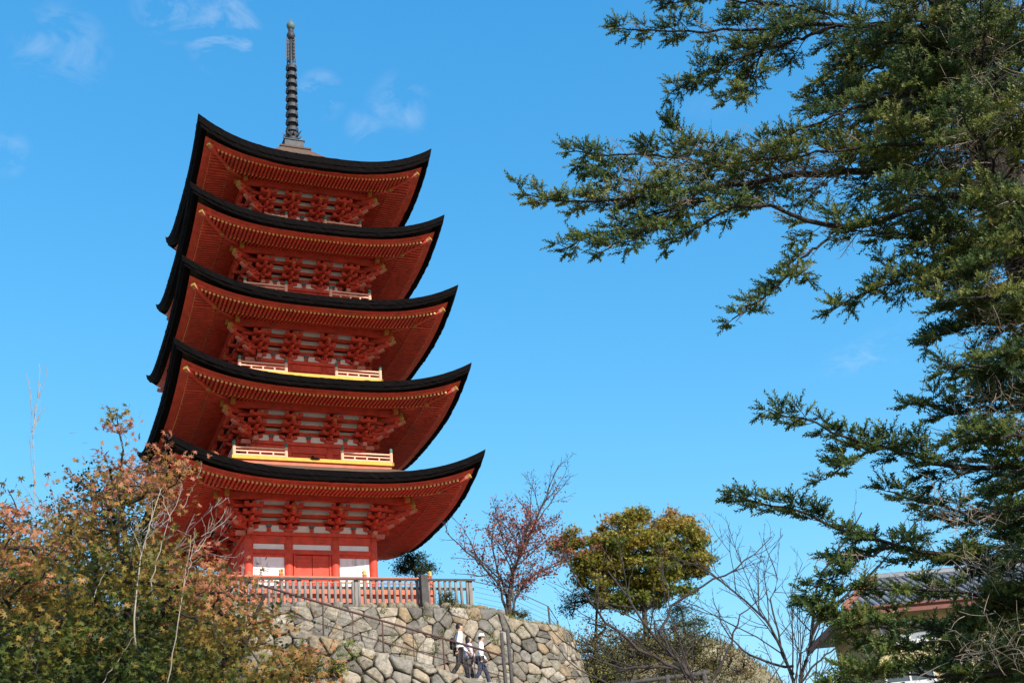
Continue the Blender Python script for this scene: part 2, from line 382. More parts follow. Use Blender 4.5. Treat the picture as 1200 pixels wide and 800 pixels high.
    for (ra, za), (rb, zb) in ((pts[0], pts[1]), (pts[1], pts[2]), (pts[3], pts[4])):
        mb.beam((-ra, -ra, za), (-rb, -rb, zb), .13, .20 if ra < r2 else .15)
    ra, za = pts[2]; mb.beam((-ra, -ra, za), (-ra-.09, -ra-.09, za+.02), .14, .21, 1)
    ra, za = pts[4]; mb.beam((-ra, -ra, za), (-ra-.10, -ra-.10, za+.05), .14, .14, 2); mb.beam((-ra-.10, -ra-.10, za+.05), (-ra-.14, -ra-.14, za+.07), .15, .15, 1)
    four('hip_rafter', mb.mesh('hip_rafter', ['red', 'ochre', 'pinktip']), roof)
    # ---- body
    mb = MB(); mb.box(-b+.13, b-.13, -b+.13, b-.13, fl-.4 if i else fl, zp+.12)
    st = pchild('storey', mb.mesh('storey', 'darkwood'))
    colm = MB().lathe([(.155, fl-.02), (.16, fl+.3), (.16, hd-.35), (.14, hd-.135)], n=14).mesh('column', 'red', True)
    four('column', colm, st, (-b, -b, 0))
    for x in (-bw, bw): four('column', colm, st, (x, -b, 0))
    hb = MB().box(-b+.0, b+.0, -b-.17, -b+.10, hd-.13, hd-.0).mesh('head_beam', 'red'); four('head_beam', hb, st)
    tb = MB().box(-b, b, -b-.09, -b+.09, hd-.40, hd-.132).mesh('tie_beam', 'red'); four('tie_beam', tb, st)
    # brackets
    for x in (-bw, bw): four('bracket_set', ME_BR, st, (x, -b, hd))
    four('corner_bracket', ME_CO, st, (-b, -b, hd))
    for d, z0, z1 in ((0, .29, .44), (STEP, .50, .60), (2*STEP, .70, .80)):
        e = b+d
        four('bracket_beam', MB().box(-e-.02, e-.05, -e-.05, -e+.05, hd+z0, hd+z1).mesh('bracket_beam', 'red'), st)
    e = rp; four('purlin', MB().box(-e-.3, e-.07, -e-.07, -e+.07, hd+.89, hd+1.13).mesh('purlin', 'red'), st)
    pend = MB().box(-e-.40, -e-.302, -e-.078, -e+.078, hd+.885, hd+1.136).mesh('purlin_end', 'ochre'); four('purlin_end', pend, st)
    pend2 = MB().box(-e-.078, -e+.078, -e-.36, -e-.26, hd+.88, hd+1.14).mesh('purlin_end', 'ochre'); four('purlin_end', pend2, st)
    four('purlin', MB().box(-e-.069, -e+.069, -e-.26, -e-.071, hd+.895, hd+1.128).mesh('purlin', 'red'), st)
    bays = [(-b, -bw), (-bw, bw), (bw, b)]
    for x0, x1 in bays:
        four('plaster_panel', MB().box(x0+.12, x1-.12, -b-.0, -b+.05, hd+.002, hd+.29).mesh('plaster_panel', 'white'), st)
        four('plaster_panel', MB().box(x0+.12, x1-.12, -b-.01, -b+.04, hd+.442, hd+.56).mesh('plaster_panel', 'white'), st)
        four('plaster_panel', MB().box(x0+.10, x1-.10, -b-STEP+.0, -b-STEP+.04, hd+.602, hd+.80).mesh('plaster_panel', 'white'), st)
        four('plaster_panel', MB().box(x0+.10, x1-.10, -b-2*STEP+.0, -b-2*STEP+.04, hd+.802, hd+1.04).mesh('plaster_panel', 'white'), st)
        xm = (x0+x1)/2
        ms = MB().box(xm-.07, xm+.07, -b-.05, -b-.002, hd+.002, hd+.19); block(ms, xm, -b-.03, hd+.19, .18, .10, 1)
        four('strut', ms.mesh('strut', ['red', 'copper']), st)
    if i == 0:
        four('sill_beam', MB().box(-b, b, -b-.11, -b+.09, hd-.78, hd-.62).mesh('sill_beam', 'red'), st)
        for q, (x0, x1) in enumerate(bays):
            four('plaster_panel', MB().box(x0+.13, x1-.13, -b-.02, -b+.05, hd-.618, hd-.402).mesh('plaster_panel', 'white'), st)
            if q != 1:
                four('window_panel', MB().box(x0+.13, x1-.13, -b-.02, -b+.05, fl+.35, hd-.88).mesh('window_panel', 'stained'), st)
                four('sill_beam', MB().box(x0+.13, x1-.13, -b-.06, -b+.06, hd-.879, hd-.782).mesh('sill_beam', 'red'), st)
                four('sill_beam', MB().box(x0+.13, x1-.13, -b-.08, -b+.06, fl, fl+.348).mesh('sill_beam', 'red'), st)
        dw = bw-.17
        for s in (-1, 1):
            four('door_frame', MB().box(*sorted((s*(dw-.06), s*dw)), -b-.07, -b+.06, fl, hd-.782).mesh('door_frame', 'red'), st)
            dl = MB().box(*sorted((s*.012, s*(dw-.062))), -b-.015, -b+.04, fl+.02, hd-.80)
            for z in (fl+.5, hd-1.05): dl.box(*sorted((s*.03, s*(dw-.08))), -b-.03, -b-.016, z, z+.11)
            four('door', dl.mesh('door', 'red'), st)
    else:
        dw = bw-.16
        for s in (-1, 1): four('door', MB().box(*sorted((s*.008, s*dw)), -b-.03, -b+.06, fl+.02, hd-.402).mesh('door', 'red'), st)
        for x0, x1 in (bays[0], bays[2]):
            four('plaster_panel', MB().box(x0+.15, x1-.15, -b-.03, -b+.06, fl+.02, hd-.402).mesh('plaster_panel', 'red'), st)
        # ---- balcony
        H = BH[i]; mb = MB(); mb.box(-H-.02, H+.02, -H-.02, H+.02, fl-.24, fl-.002)
        ba = pchild('balcony', mb.mesh('balcony', 'redrail'))
        four('edge_board', MB().box(-H-.10, H+.098, -H-.10, -H-.022, fl-.09, fl+.035).mesh('edge_board', 'board' if i in (1, 2) else 'redrail'), ba)
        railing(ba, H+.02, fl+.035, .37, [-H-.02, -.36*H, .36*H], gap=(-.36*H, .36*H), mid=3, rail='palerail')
def railing(parent, H, z, h, posts, gap=None, mid=3, fin='green', pw=.062, rail='redrail'):
    pm = MB().lathe([(pw, z), (pw, z+h+.02), (pw*.8, z+h+.03)], n=8).mesh('railing_post', rail)
    fm = MB().lathe([(pw*.95, z+h+.03), (pw*1.1, z+h+.06), (pw*.75, z+h+.085), (pw*1.15, z+h+.13), (pw*.9, z+h+.18), (.008, z+h+.23)], n=8).mesh('finial', fin, True)
    for x in posts:
        four('railing_post', pm, parent, (x, -H, 0)); four('finial', fm, parent, (x, -H, 0))
    spans = [(-H, H)] if not gap else [(-H, gap[0]), (gap[1], H)]
    for x0, x1 in spans:
        for zz, t in ((z+h-.05, .042), (z+h*.52, .034), (z+.05, .04)):
            four('rail', MB().beam((x0, -H, zz), (x1, -H, zz), t*1.5, t*1.3).mesh('rail', rail), parent)
        for k in range(1, mid+1):
            x = x0+(x1-x0)*k/(mid+1)
            four('baluster', MB().box(x-.025, x+.025, -H-.024, -H+.024, z, z+h*.5).mesh('baluster', rail), parent)
for i in range(5): make_storey(i)
# ---- veranda round the ground storey
H = 3.92; mb = MB(); mb.box(-H, H, -H, H, FLOOR0-.16, FLOOR0-.002)
ver = pchild('veranda', mb.mesh('veranda', 'redrail'))
four('edge_board', MB().box(-H-.06, H+.058, -H-.06, -H-.002, FLOOR0-.17, FLOOR0+.02).mesh('edge_board', 'redrail'), ver)
railing(ver, H-.08, FLOOR0+.0, .49, [-H+.08, -1.45, 1.45], mid=9, fin='gold', pw=.08)
for zz, nm, mt_ in ((FLOOR0-.44, 'base_beam', 'redrail'), ): four(nm, MB().box(-H+.1, H-.1, -H+.05, -H+.17, zz, zz+.14).mesh(nm, mt_), ver)
for x in (-3.8, -2.6, -1.3, 0, 1.3, 2.6): four('base_post', MB().box(x-.09, x+.09, -H+.02, -H+.2, GROUND0, FLOOR0-.16).mesh('base_post', 'redrail'), ver)
four('base_wall', MB().box(-2.7, 2.7, -2.8, -2.7, GROUND0, FLOOR0-.16).mesh('base_wall', 'earth'), ver)
# small dark ornament standing in the opening of the second storey
pchild('door_ornament', MB().lathe([(.42, 0), (.38, .05), (.25, .13), (.08, .19), (.05, .24), (.01, .28)], (0, -BH[1]+.25, BZ[1]+.0), 14).mesh('door_ornament', 'edge', True))
# ---- spire
mb = MB(); zb = 19.25
mb.box(-.60, .60, -.60, .60, zb-.35, zb+.0); mb.box(-.68, .68, -.68, .68, zb+.0, zb+.08); mb.box(-.54, .54, -.54, .54, zb+.08, zb+.17)
spire = pchild('spire', mb.mesh('spire', 'bark'))
link('spire_base', MB().box(-.42, .42, -.42, .42, zb+.171, zb+.56).box(-.46, .46, -.46, .46, zb+.56, zb+.60).mesh('spire_base', 'iron'), spire)
z0 = zb+.60
link('lotus_bowl', MB().lathe([(.36, z0), (.30, z0+.12), (.22, z0+.25), (.24, z0+.42), (.30, z0+.52), (.20, z0+.56)], n=16).mesh('lotus_bowl', 'iron', True), spire)
for k in range(8):
    a = k*math.pi/4; c, s = math.cos(a), math.sin(a)
    link('lotus_petal', MB().add([(c*.22-s*.07, s*.22+c*.07, z0+.33), (c*.22+s*.07, s*.22-c*.07, z0+.33), (c*.40, s*.40, z0+.42), (c*.50, s*.50, z0+.60), (c*.36, s*.36, z0+.52)], [(0,1,2), (2,3,4), (0,2,4), (1,4,2)]).mesh('lotus_petal', 'iron'), spire)
link('mast', MB().lathe([(.10, z0+.5), (.09, zb+5.0), (.06, zb+7.0)], n=10).mesh('mast', 'iron', True), spire)
z1 = zb+1.36
rm = MB()
rm.lathe([(.11, -.15), (.20, -.09), (.24, 0), (.19, .07), (.12, .15), (.10, .26)], n=14)           # hub
nseg = 20
for k in range(nseg):                                                                             # open rim
    a, b2 = 2*math.pi*k/nseg, 2*math.pi*(k+1)/nseg
    V = []
    for t in (a, b2):
        for r, z in ((.31, -.13), (.345, -.13), (.345, .07), (.31, .07)): V.append((r*math.cos(t), r*math.sin(t), z))
    rm.add(V, [(0,4,5,1), (1,5,6,2), (2,6,7,3), (3,7,4,0)])
for k in range(6):
    a = k*math.pi/3; rm.beam((.15*math.cos(a), .15*math.sin(a), -.03), (.32*math.cos(a), .32*math.sin(a), -.03), .04, .05)
    c, s = .365*math.cos(a), .365*math.sin(a); rm.lathe([(.012, -.17), (.025, -.13), (.018, -.06)], (c, s, 0), 6)
rme = rm.mesh('ring', 'iron')
for k in range(9): link('ring', rme, spire, (0, 0, z1+k*.43)).scale = (.80-.012*k, .80-.012*k, .93)
z2 = z1+9*.43-.10
for k in range(4):                                                                                # flame-shaped openwork fins
    a = k*HP+.5; c, s = math.cos(a), math.sin(a); fb = MB()
    for j in range(6):
        zc = z2+.08+j*.19; fb.beam((c*.08, s*.08, zc), (c*.27, s*.27, zc+.1), .03, .035)
        fb.beam((c*.08, s*.08, zc+.16), (c*.27, s*.27, zc+.04), .03, .03)
    fb.beam((c*.27, s*.27, z2-.02), (c*.25, s*.25, z2+1.25), .035, .04, up=(1,0,0)); fb.beam((c*.16, s*.16, z2+.05), (c*.15, s*.15, z2+1.2), .03, .03, up=(1,0,0))
    link('flame_fin', fb.mesh('flame_fin', 'iron'), spire)
z3 = z2+1.30
link('jewel', MB().lathe([(.09, z3), (.17, z3+.10), (.20, z3+.22), (.15, z3+.36), (.10, z3+.40), (.13, z3+.50), (.10, z3+.58)], n=14).mesh('jewel', 'iron', True), spire)
link('top_jewel', MB().lathe([(.08, z3+.58), (.17, z3+.66), (.20, z3+.80), (.15, z3+.94), (.05, z3+1.02), (.02, z3+1.10), (.006, z3+1.30)], n=14).mesh('top_jewel', 'copper', True), spire)
#==END PAGODA==

# ------------------------------------------------------------------ terrain
def smooth(a, b, x): t = np.clip((x-a)/(b-a), 0, 1); return t*t*(3-2*t)
def H0(x, y):
    """hill: low ground by the camera, a slope up to the stairway, a bank to the right of the terrace"""
    z = -13.75 + 6.6*smooth(-27, -11.5, y)
    bank = smooth(-10.5, -4.0, y)*smooth(8.0, 11.5, x)*(1-smooth(14.5, 19.0, x))
    left = smooth(-9, 2, y)*(1-smooth(-12, -8.5, x))
    z = z + 4.3*bank + 3.2*left
    z = z - 6*smooth(25, 120, np.hypot(x-8, y+6)) * smooth(-20, 10, y)
    return z + .12*np.sin(x*1.3+y*.7)*np.sin(y*1.1-x*.4)
gx = np.concatenate([-np.geomspace(1200, 32, 14), np.arange(-30, 40, .7), np.geomspace(42, 1200, 14)]); gy = np.concatenate([-np.geomspace(1200, 62, 12), np.arange(-60, 34, .7), np.geomspace(36, 1400, 14)])
X, Y = np.meshgrid(gx, gy, indexing='ij'); Zt = H0(X, Y); nxx, nyy = X.shape
V = np.stack([X, Y, Zt], -1).reshape(-1, 3); I = np.arange(nxx*nyy).reshape(nxx, nyy)
F = np.stack([I[:-1, :-1], I[1:, :-1], I[1:, 1:], I[:-1, 1:]], -1).reshape(-1, 4)
struct(link('ground', npmesh('ground', V, F, 'ground', smooth=True)))

# terrace: path of the wall's top edge, outward normal
AX, AY, AR = 6.2, -3.45, 2.8; S1 = AX+9.0; S2 = S1+AR*R_(100)
def wpath(s):
    if s < S1: return (-9+s, AY-AR), (0, -1)
    a = min((s-S1)/AR, R_(100)); n = (math.sin(a), -math.cos(a)); p = (AX+AR*n[0], AY+AR*n[1])
    if s > S2:
        t = s-S2; p = (p[0]+math.cos(R_(100))*t, p[1]+math.sin(R_(100))*t)
    return p, n
def wtop(s): return -2.22 - .50*float(smooth(S1-1.6, S1+.4, s)) - .12*float(smooth(S1+.4, S2, s))
def wpt(s, v, dep):
    (x, y), n = wpath(s); off = .20*v+dep
    return (x+n[0]*off, y+n[1]*off, wtop(s)-v)
mb = MB(); ss = np.linspace(0, S2+5, 60); vs = [0, .4, 1, 2, 3.2, 4.5, 6]
mb.add([wpt(a, v, -.14) for a in ss for v in vs], [(i*7+j, i*7+j+1, (i+1)*7+j+1, (i+1)*7+j) for i in range(59) for j in range(6)])
wall = thing('stone_wall', 'retaining wall of rounded fitted field stones curving round below the picket fence', 'wall', (0, AY-AR, -8.2))
def wchild(name, me): o = link(name, me, wall); o.location = (0, -(AY-AR), 8.2); return o
wchild('wall_core', mb.mesh('wall_core', 'earth'))
# terrace top (earth)
mb = MB(); ring = [wpt(a, 0, -.12) for a in ss]; back = [(p[0]*.6-2.2, 9.0, -2.15) for p in ring]
q = [(x, y, z+.0) for x, y, z in ring]; inner = [(x*.80, y*.72+1.0, -2.13) for x, y, z in ring]
n_ = len(ring); mb.add(q+inner+back, [(i, i+1, n_+i+1, n_+i) for i in range(n_-1)]+[(n_+i, n_+i+1, 2*n_+i+1, 2*n_+i) for i in range(n_-1)])
struct(mb.build('terrace_ground', 'sand'))

# ------------------------------------------------------------------ fitted stones
def clip(poly, a, b, c):
    out_ = []
    for i in range(len(poly)):
        p, q_ = poly[i], poly[(i+1) % len(poly)]; dp = a*p[0]+b*p[1]-c; dq = a*q_[0]+b*q_[1]-c
        if dp <= 0: out_.append(p)
        if dp*dq < 0: t = dp/(dp-dq); out_.append((p[0]+(q_[0]-p[0])*t, p[1]+(q_[1]-p[1])*t))
    return out_
def voronoi(seeds, rect, rad):
    S = np.array(seeds); cells = []
    for i, p in enumerate(S):
        poly = [(rect[0], rect[2]), (rect[1], rect[2]), (rect[1], rect[3]), (rect[0], rect[3])]
        d = np.hypot(*(S-p).T)
        for j in np.argsort(d)[1:16]:
            if d[j] > rad: break
            q_ = S[j]; a, b = q_-p; c = (q_[0]**2+q_[1]**2-p[0]**2-p[1]**2)/2
            poly = clip(poly, a, b, c)
            if len(poly) < 3: break
        cells.append(poly)
    return cells
def stone_mesh(poly, mapf, gap=.013, bulge=.05, rnd=.14):
    P = np.array(poly)
    keep = [i for i in range(len(P)) if np.hypot(*(P[i]-P[i-1])) > .05]
    P = P[keep]
    if len(P) < 3: return None
    c = P.mean(0); n = len(P)
    Q = []
    for i in range(n):                                    # cut the corners
        a, b, d = P[i-1], P[i], P[(i+1) % n]; Q.append(b+(a-b)*rnd); Q.append(b+(d-b)*rnd)
    Q = np.array(Q); r = np.linalg.norm(Q-c, axis=1, keepdims=True); Q = c+(Q-c)*np.maximum(1-gap/np.maximum(r, .03), .3)
    Q += rng.normal(size=Q.shape)*.008
    k = len(Q); tilt = rng.normal(size=2)*.15; V = []
    size = math.sqrt(abs(np.ptp(P[:, 0])*np.ptp(P[:, 1]))); bl = bulge*min(1.3, size/.5)*rng.uniform(.7, 1.25)
    for fsc, dep in ((1.0, -.13), (.99, .0), (.92, bl*.7), (.55, bl)):
        for q_ in Q:
            p = c+(q_-c)*fsc; dd = dep+(p-c)@tilt*.8+rng.normal()*.011
            V.append(mapf(p[0], p[1], dd if dep > -.1 else dep))
    V.append(mapf(c[0], c[1], bl*1.03)); F = []
    for l in range(3):
        for i in range(k): F.append((l*k+i, l*k+(i+1) % k, (l+1)*k+(i+1) % k, (l+1)*k+i))
    for i in range(k): F.append((3*k+i, 3*k+(i+1) % k, 4*k))
    b_ = MB(); b_.add(V, F); return b_
seeds = []; v = .16; row = 0
while v < 3.6:
    s = 4.0+(row % 2)*.25
    while s < S1+AR*R_(112):
        g = .54 if s < S1-1.0 else .44
        seeds.append((s+rng.normal()*.15, v+rng.normal()*.10)); s += g*rng.uniform(.72, 1.3)
    v += .31; row += 1
# some larger boulders: drop neighbours of a few seeds
seeds = np.array(seeds); alive = np.ones(len(seeds), bool)
for i in rng.permutation(len(seeds))[:24]:
    if alive[i]:
        d = np.hypot(*(seeds-seeds[i]).T); near = np.where((d < .40) & (d > 0))[0]; alive[near] = False
seeds = seeds[alive]
stairz = lambda x: -3.44-.28*(x+3.73)
nst = 0
for poly in voronoi(seeds, (3.8, S1+AR*R_(112), 0, 3.6), 1.6):
    if len(poly) < 3: continue
    c = np.mean(poly, 0); pw = wpt(c[0], c[1], 0)
    if pw[0] < 5 and pw[2] < stairz(pw[0])-.1 or pw[2] < -5.6: continue
    b_ = stone_mesh(poly, wpt, gap=.009, bulge=.024 if c[0] < S1-1 else .05, rnd=.09 if c[0] < S1-1 else .16)
    if b_ is None: continue
    me = b_.mesh('stone', 'stone', True); wchild('stone', me); nst += 1
# loose rubble on top of the wall, under the pickets
def rock_mesh(sx, sy, sz, n=7):
    b_ = MB(); V = []; F = []
    for l, (z, r) in enumerate(((-.5, .75), (-.1, 1.0), (.28, .86), (.5, .45))):
        for j in range(n):
            a = 2*math.pi*j/n+l*.3; k = r*rng.uniform(.82, 1.12); V.append((sx*k*math.cos(a)*.5, sy*k*math.sin(a)*.5, sz*(z+rng.normal()*.06)))
    for l in range(3):
        for j in range(n): F.append((l*n+j, l*n+(j+1) % n, (l+1)*n+(j+1) % n, (l+1)*n+j))
    F.append(tuple(range(n-1, -1, -1))); F.append(tuple(range(3*n, 4*n))); b_.add(V, F); return b_
s = 4.2
while s < S1-.3:
    wdt = rng.uniform(.28, .62); hgt = rng.uniform(.16, .30); b_ = rock_mesh(wdt, rng.uniform(.3, .5), hgt)
    p = wpt(s, 0, rng.uniform(-.30, -.18)); o = wchild('stone', b_.mesh('stone', 'stone', True)); o.location = (p[0], p[1]-(AY-AR), p[2]+8.2+hgt*.28); o.rotation_euler.z = rng.uniform(-.5, .5); s += wdt*.86
s = S1-.4
while s < S2-.6:
    wdt = rng.uniform(.22, .5); b_ = rock_mesh(wdt, .35, .2); p = wpt(s, 0, rng.uniform(-.7, -.35)); o = wchild('stone', b_.mesh('stone', 'stone', True)); o.location = (p[0], p[1]-(AY-AR), p[2]+8.2+.09); s += wdt*rng.uniform(1.0, 2.2)

# ------------------------------------------------------------------ stairway along the wall
stair = thing('stone_stairway', 'stone stairway descending along the foot of the retaining wall', 'stairs', (0, -8.4, -8))
x = -5.0
while x < 6.0:
    zt = stairz(x); b_ = MB(); b_.box(x, x+.46, -9.75, -6.4, zt-.6, zt); o = link('step', b_.mesh('step', 'stone'), stair, (0, 8.4, 8)); x += .45
def spt(s, v, dep): return (s, -9.86-dep-.12*v, stairz(s)+.04-v)
b_ = MB(); b_.add([spt(s, v, -.12) for s in (-4.6, -2, 0, 3, 6.2) for v in (0, 6)], [(i*2, i*2+1, i*2+3, i*2+2) for i in range(4)]); link('wall_core', b_.mesh('wall_core', 'earth'), stair, (0, 8.4, 8))
seeds = []; v = .13; row = 0
while v < 1.7:
    s = -3.6+(row % 2)*.3
    while s < 5.9: seeds.append((s+rng.normal()*.1, v+rng.normal()*.04)); s += rng.uniform(.45, .95)
    v += .29; row += 1
for poly in voronoi(seeds, (-3.8, 6.0, 0, 1.7), 1.7):
    b_ = stone_mesh(poly, spt, gap=.025, bulge=.06, rnd=.13) if len(poly) > 2 else None
    if b_: link('stone', b_.mesh('stone', 'stone', True), stair, (0, 8.4, 8))

# ------------------------------------------------------------------ picket fence on the terrace
FY = -5.62
fence = thing('picket_fence', 'weathered grey wooden picket fence on top of the stone wall before the pagoda', 'fence', (0, FY, -2.1))
fx0, fx1 = -6.6, 4.70
def fch(name, me): return link(name, me, fence, (0, -FY, 2.1))
def ftop(x): return -1.12+.008*(x-4.7)
x = fx0
while x < fx1-.05:
    h = rng.normal()*.015; t = rng.normal()*.012
    b_ = MB().lathe([(.050, -2.22), (.054, -1.6), (.048, ftop(x)-.05+h)], n=7); b_.v = [(vx+t*(vz+2), vy, vz) for vx, vy, vz in b_.v]
    o = fch('picket', b_.mesh('picket', 'pole', True)); o.location = (x, 0, 2.1); o.rotation_euler.z = rng.uniform(0, 6); x += .196+rng.normal()*.006
fch('fence_rail', MB().beam((fx0, FY-.06, ftop(fx0)), (fx1+.1, FY-.06, ftop(fx1)), .07, .065).mesh('fence_rail', 'postwood'))
fch('fence_rail', MB().beam((fx0, FY+.07, -1.42), (fx1+.1, FY+.07, -1.40), .06, .08).mesh('fence_rail', 'postwood'))
fch('fence_rail', MB().beam((fx0, FY+.07, -2.0), (fx1+.1, FY+.07, -2.0), .06, .07).mesh('fence_rail', 'postwood'))
for x in (-5.6, -2.85, -1.25, .65, 2.9, 4.66):
    fch('fence_post', MB().box(x-.06, x+.06, FY-.02, FY+.10, -2.5, ftop(x)+.04).mesh('fence_post', 'pole'))
p = atY(497, 690, FY-.3); b_ = MB(); b_.box(p[0]-.12, p[0]+.12, -.11, .11, -2.55, -1.06)
gp = tag(link('gate_post', b_.mesh('gate_post', 'postwood'), None, (0, FY-.30, 0)), 'broad dark weathered timber post standing against the picket fence', 'post')
# steel-wire fence with the sloping pipe along the stairway
WY = -9.45
a, b2 = atY(287, 680, WY), atY(589, 768, WY)
wf = thing('wire_fence', 'rusty pipe handrail with wire mesh sloping down along the stone stairway', 'fence', (0, WY, -5))
def wch(name, me): return link(name, me, wf, (0, -WY, 5))
def rz(x): return a[2]+(b2[2]-a[2])*(x-a[0])/(b2[0]-a[0])
wch('handrail', MB().tube([a, b2], .032, 8).mesh('handrail', 'rust', True))
wch('handrail', MB().tube([(a[0], WY, rz(a[0])-.62), (b2[0], WY, rz(b2[0])-.62)], .014, 6).mesh('handrail', 'rust', True))
for u in (287, 318, 375, 409, 444, 480, 516, 553):
    q = a+(b2-a)*((u-287)/302); wch('fence_post', MB().tube([(q[0], WY, q[2]), (q[0], WY, stairz(q[0])-.1)], .025 if u in (287, 375, 444, 516) else .014, 6).mesh('fence_post', 'rust', True))
b_ = MB(); x = a[0]
while x < b2[0]-.02: b_.tube([(x, WY+.01, rz(x)-.04), (x, WY+.01, rz(x)-1.0)], .0042, 3); x += .155
for k in range(1, 8): b_.tube([(a[0], WY, rz(a[0])-.13*k), (b2[0], WY, rz(b2[0])-.13*k)], .0042, 3)
o = wch('wire_mesh', b_.mesh('wire_mesh', 'wire')); o['kind'] = 'stuff'
for u in (587.5, 594.5):
    q = atY(u, 737 if u > 590 else 741, WY); tag(MB().tube([(0, 0, -2.6), (0, 0, 0)], .055, 8).build('steel_post', 'postwood', None, True, loc=q), 'dark steel post standing clear, a hand from the handrail end post' if u > 590 else 'dark steel post that the lower end of the sloping handrail meets', 'post')
# light wire fence on the terrace edge beyond the pickets
wf2 = thing('wire_fence', 'low fence of thin wires on dark posts between the picket fence and the cherry', 'fence', (6, -5.2, -2.3))
pp = [np.array((4.8, FY, -1.15)), np.array((6.3, -5.35, -1.35)), np.array((7.9, -4.7, -1.75)), np.array((8.9, -3.2, -1.9))]
for p in pp[1:]: link('fence_post', MB().tube([p-np.array((6, -5.2, -2.3)), p-np.array((6, -5.2, -2.3))+np.array((0, 0, -.95))], .035, 6).mesh('fence_post', 'postwood', True), wf2)
for dz in (0, -.18, -.36, -.54, -.72): link('fence_wire', MB().tube([p-np.array((6, -5.2, -2.3))+np.array((0, 0, dz)) for p in pp], .016 if dz == 0 else .006, 5).mesh('fence_wire', 'wire'), wf2)
#==PEOPLE==
# ------------------------------------------------------------------ people on the stairs
def simple(name, c, rough=.8, var=.08): 
    M[name] = mat(name, c, rough, var, 12); return name
simple('skin', (.52, .30, .20), .6); simple('hair', (.018, .014, .012), .5); simple('shirt_white', (.80, .78, .78)); simple('shirt_lilac', (.66, .55, .62)); simple('trousers_black', (.025, .022, .026))
simple('trousers_grey', (.07, .062, .07)); simple('trousers_navy', (.035, .045, .09)); simple('hat_white', (.80, .79, .74)); simple('bag_black', (.02, .02, .023)); simple('shoe', (.05, .045, .045))
def skin_obj(name, verts, edges, radii, matn, parent, sub=2):
    me = bpy.data.meshes.new(name); me.from_pydata(verts, edges, []); me.materials.append(M[matn]); o = link(name, me, parent)
    md = o.modifiers.new('Skin', 'SKIN'); md.use_smooth_shade = True; md.branch_smoothing = .6
    for i, r in enumerate(radii): me.skin_vertices[0].data[i].radius = r if hasattr(r, '__len__') else (r, r)
    me.skin_vertices[0].data[0].use_root = True
    s_ = o.modifiers.new('Sub', 'SUBSURF'); s_.levels = sub; s_.render_levels = sub; return o
def chain(vs, es, rs, start, pts):
    prev = start
    for p, r in pts: vs.append(p); rs.append(r); es.append((prev, len(vs)-1)); prev = len(vs)-1
    return prev
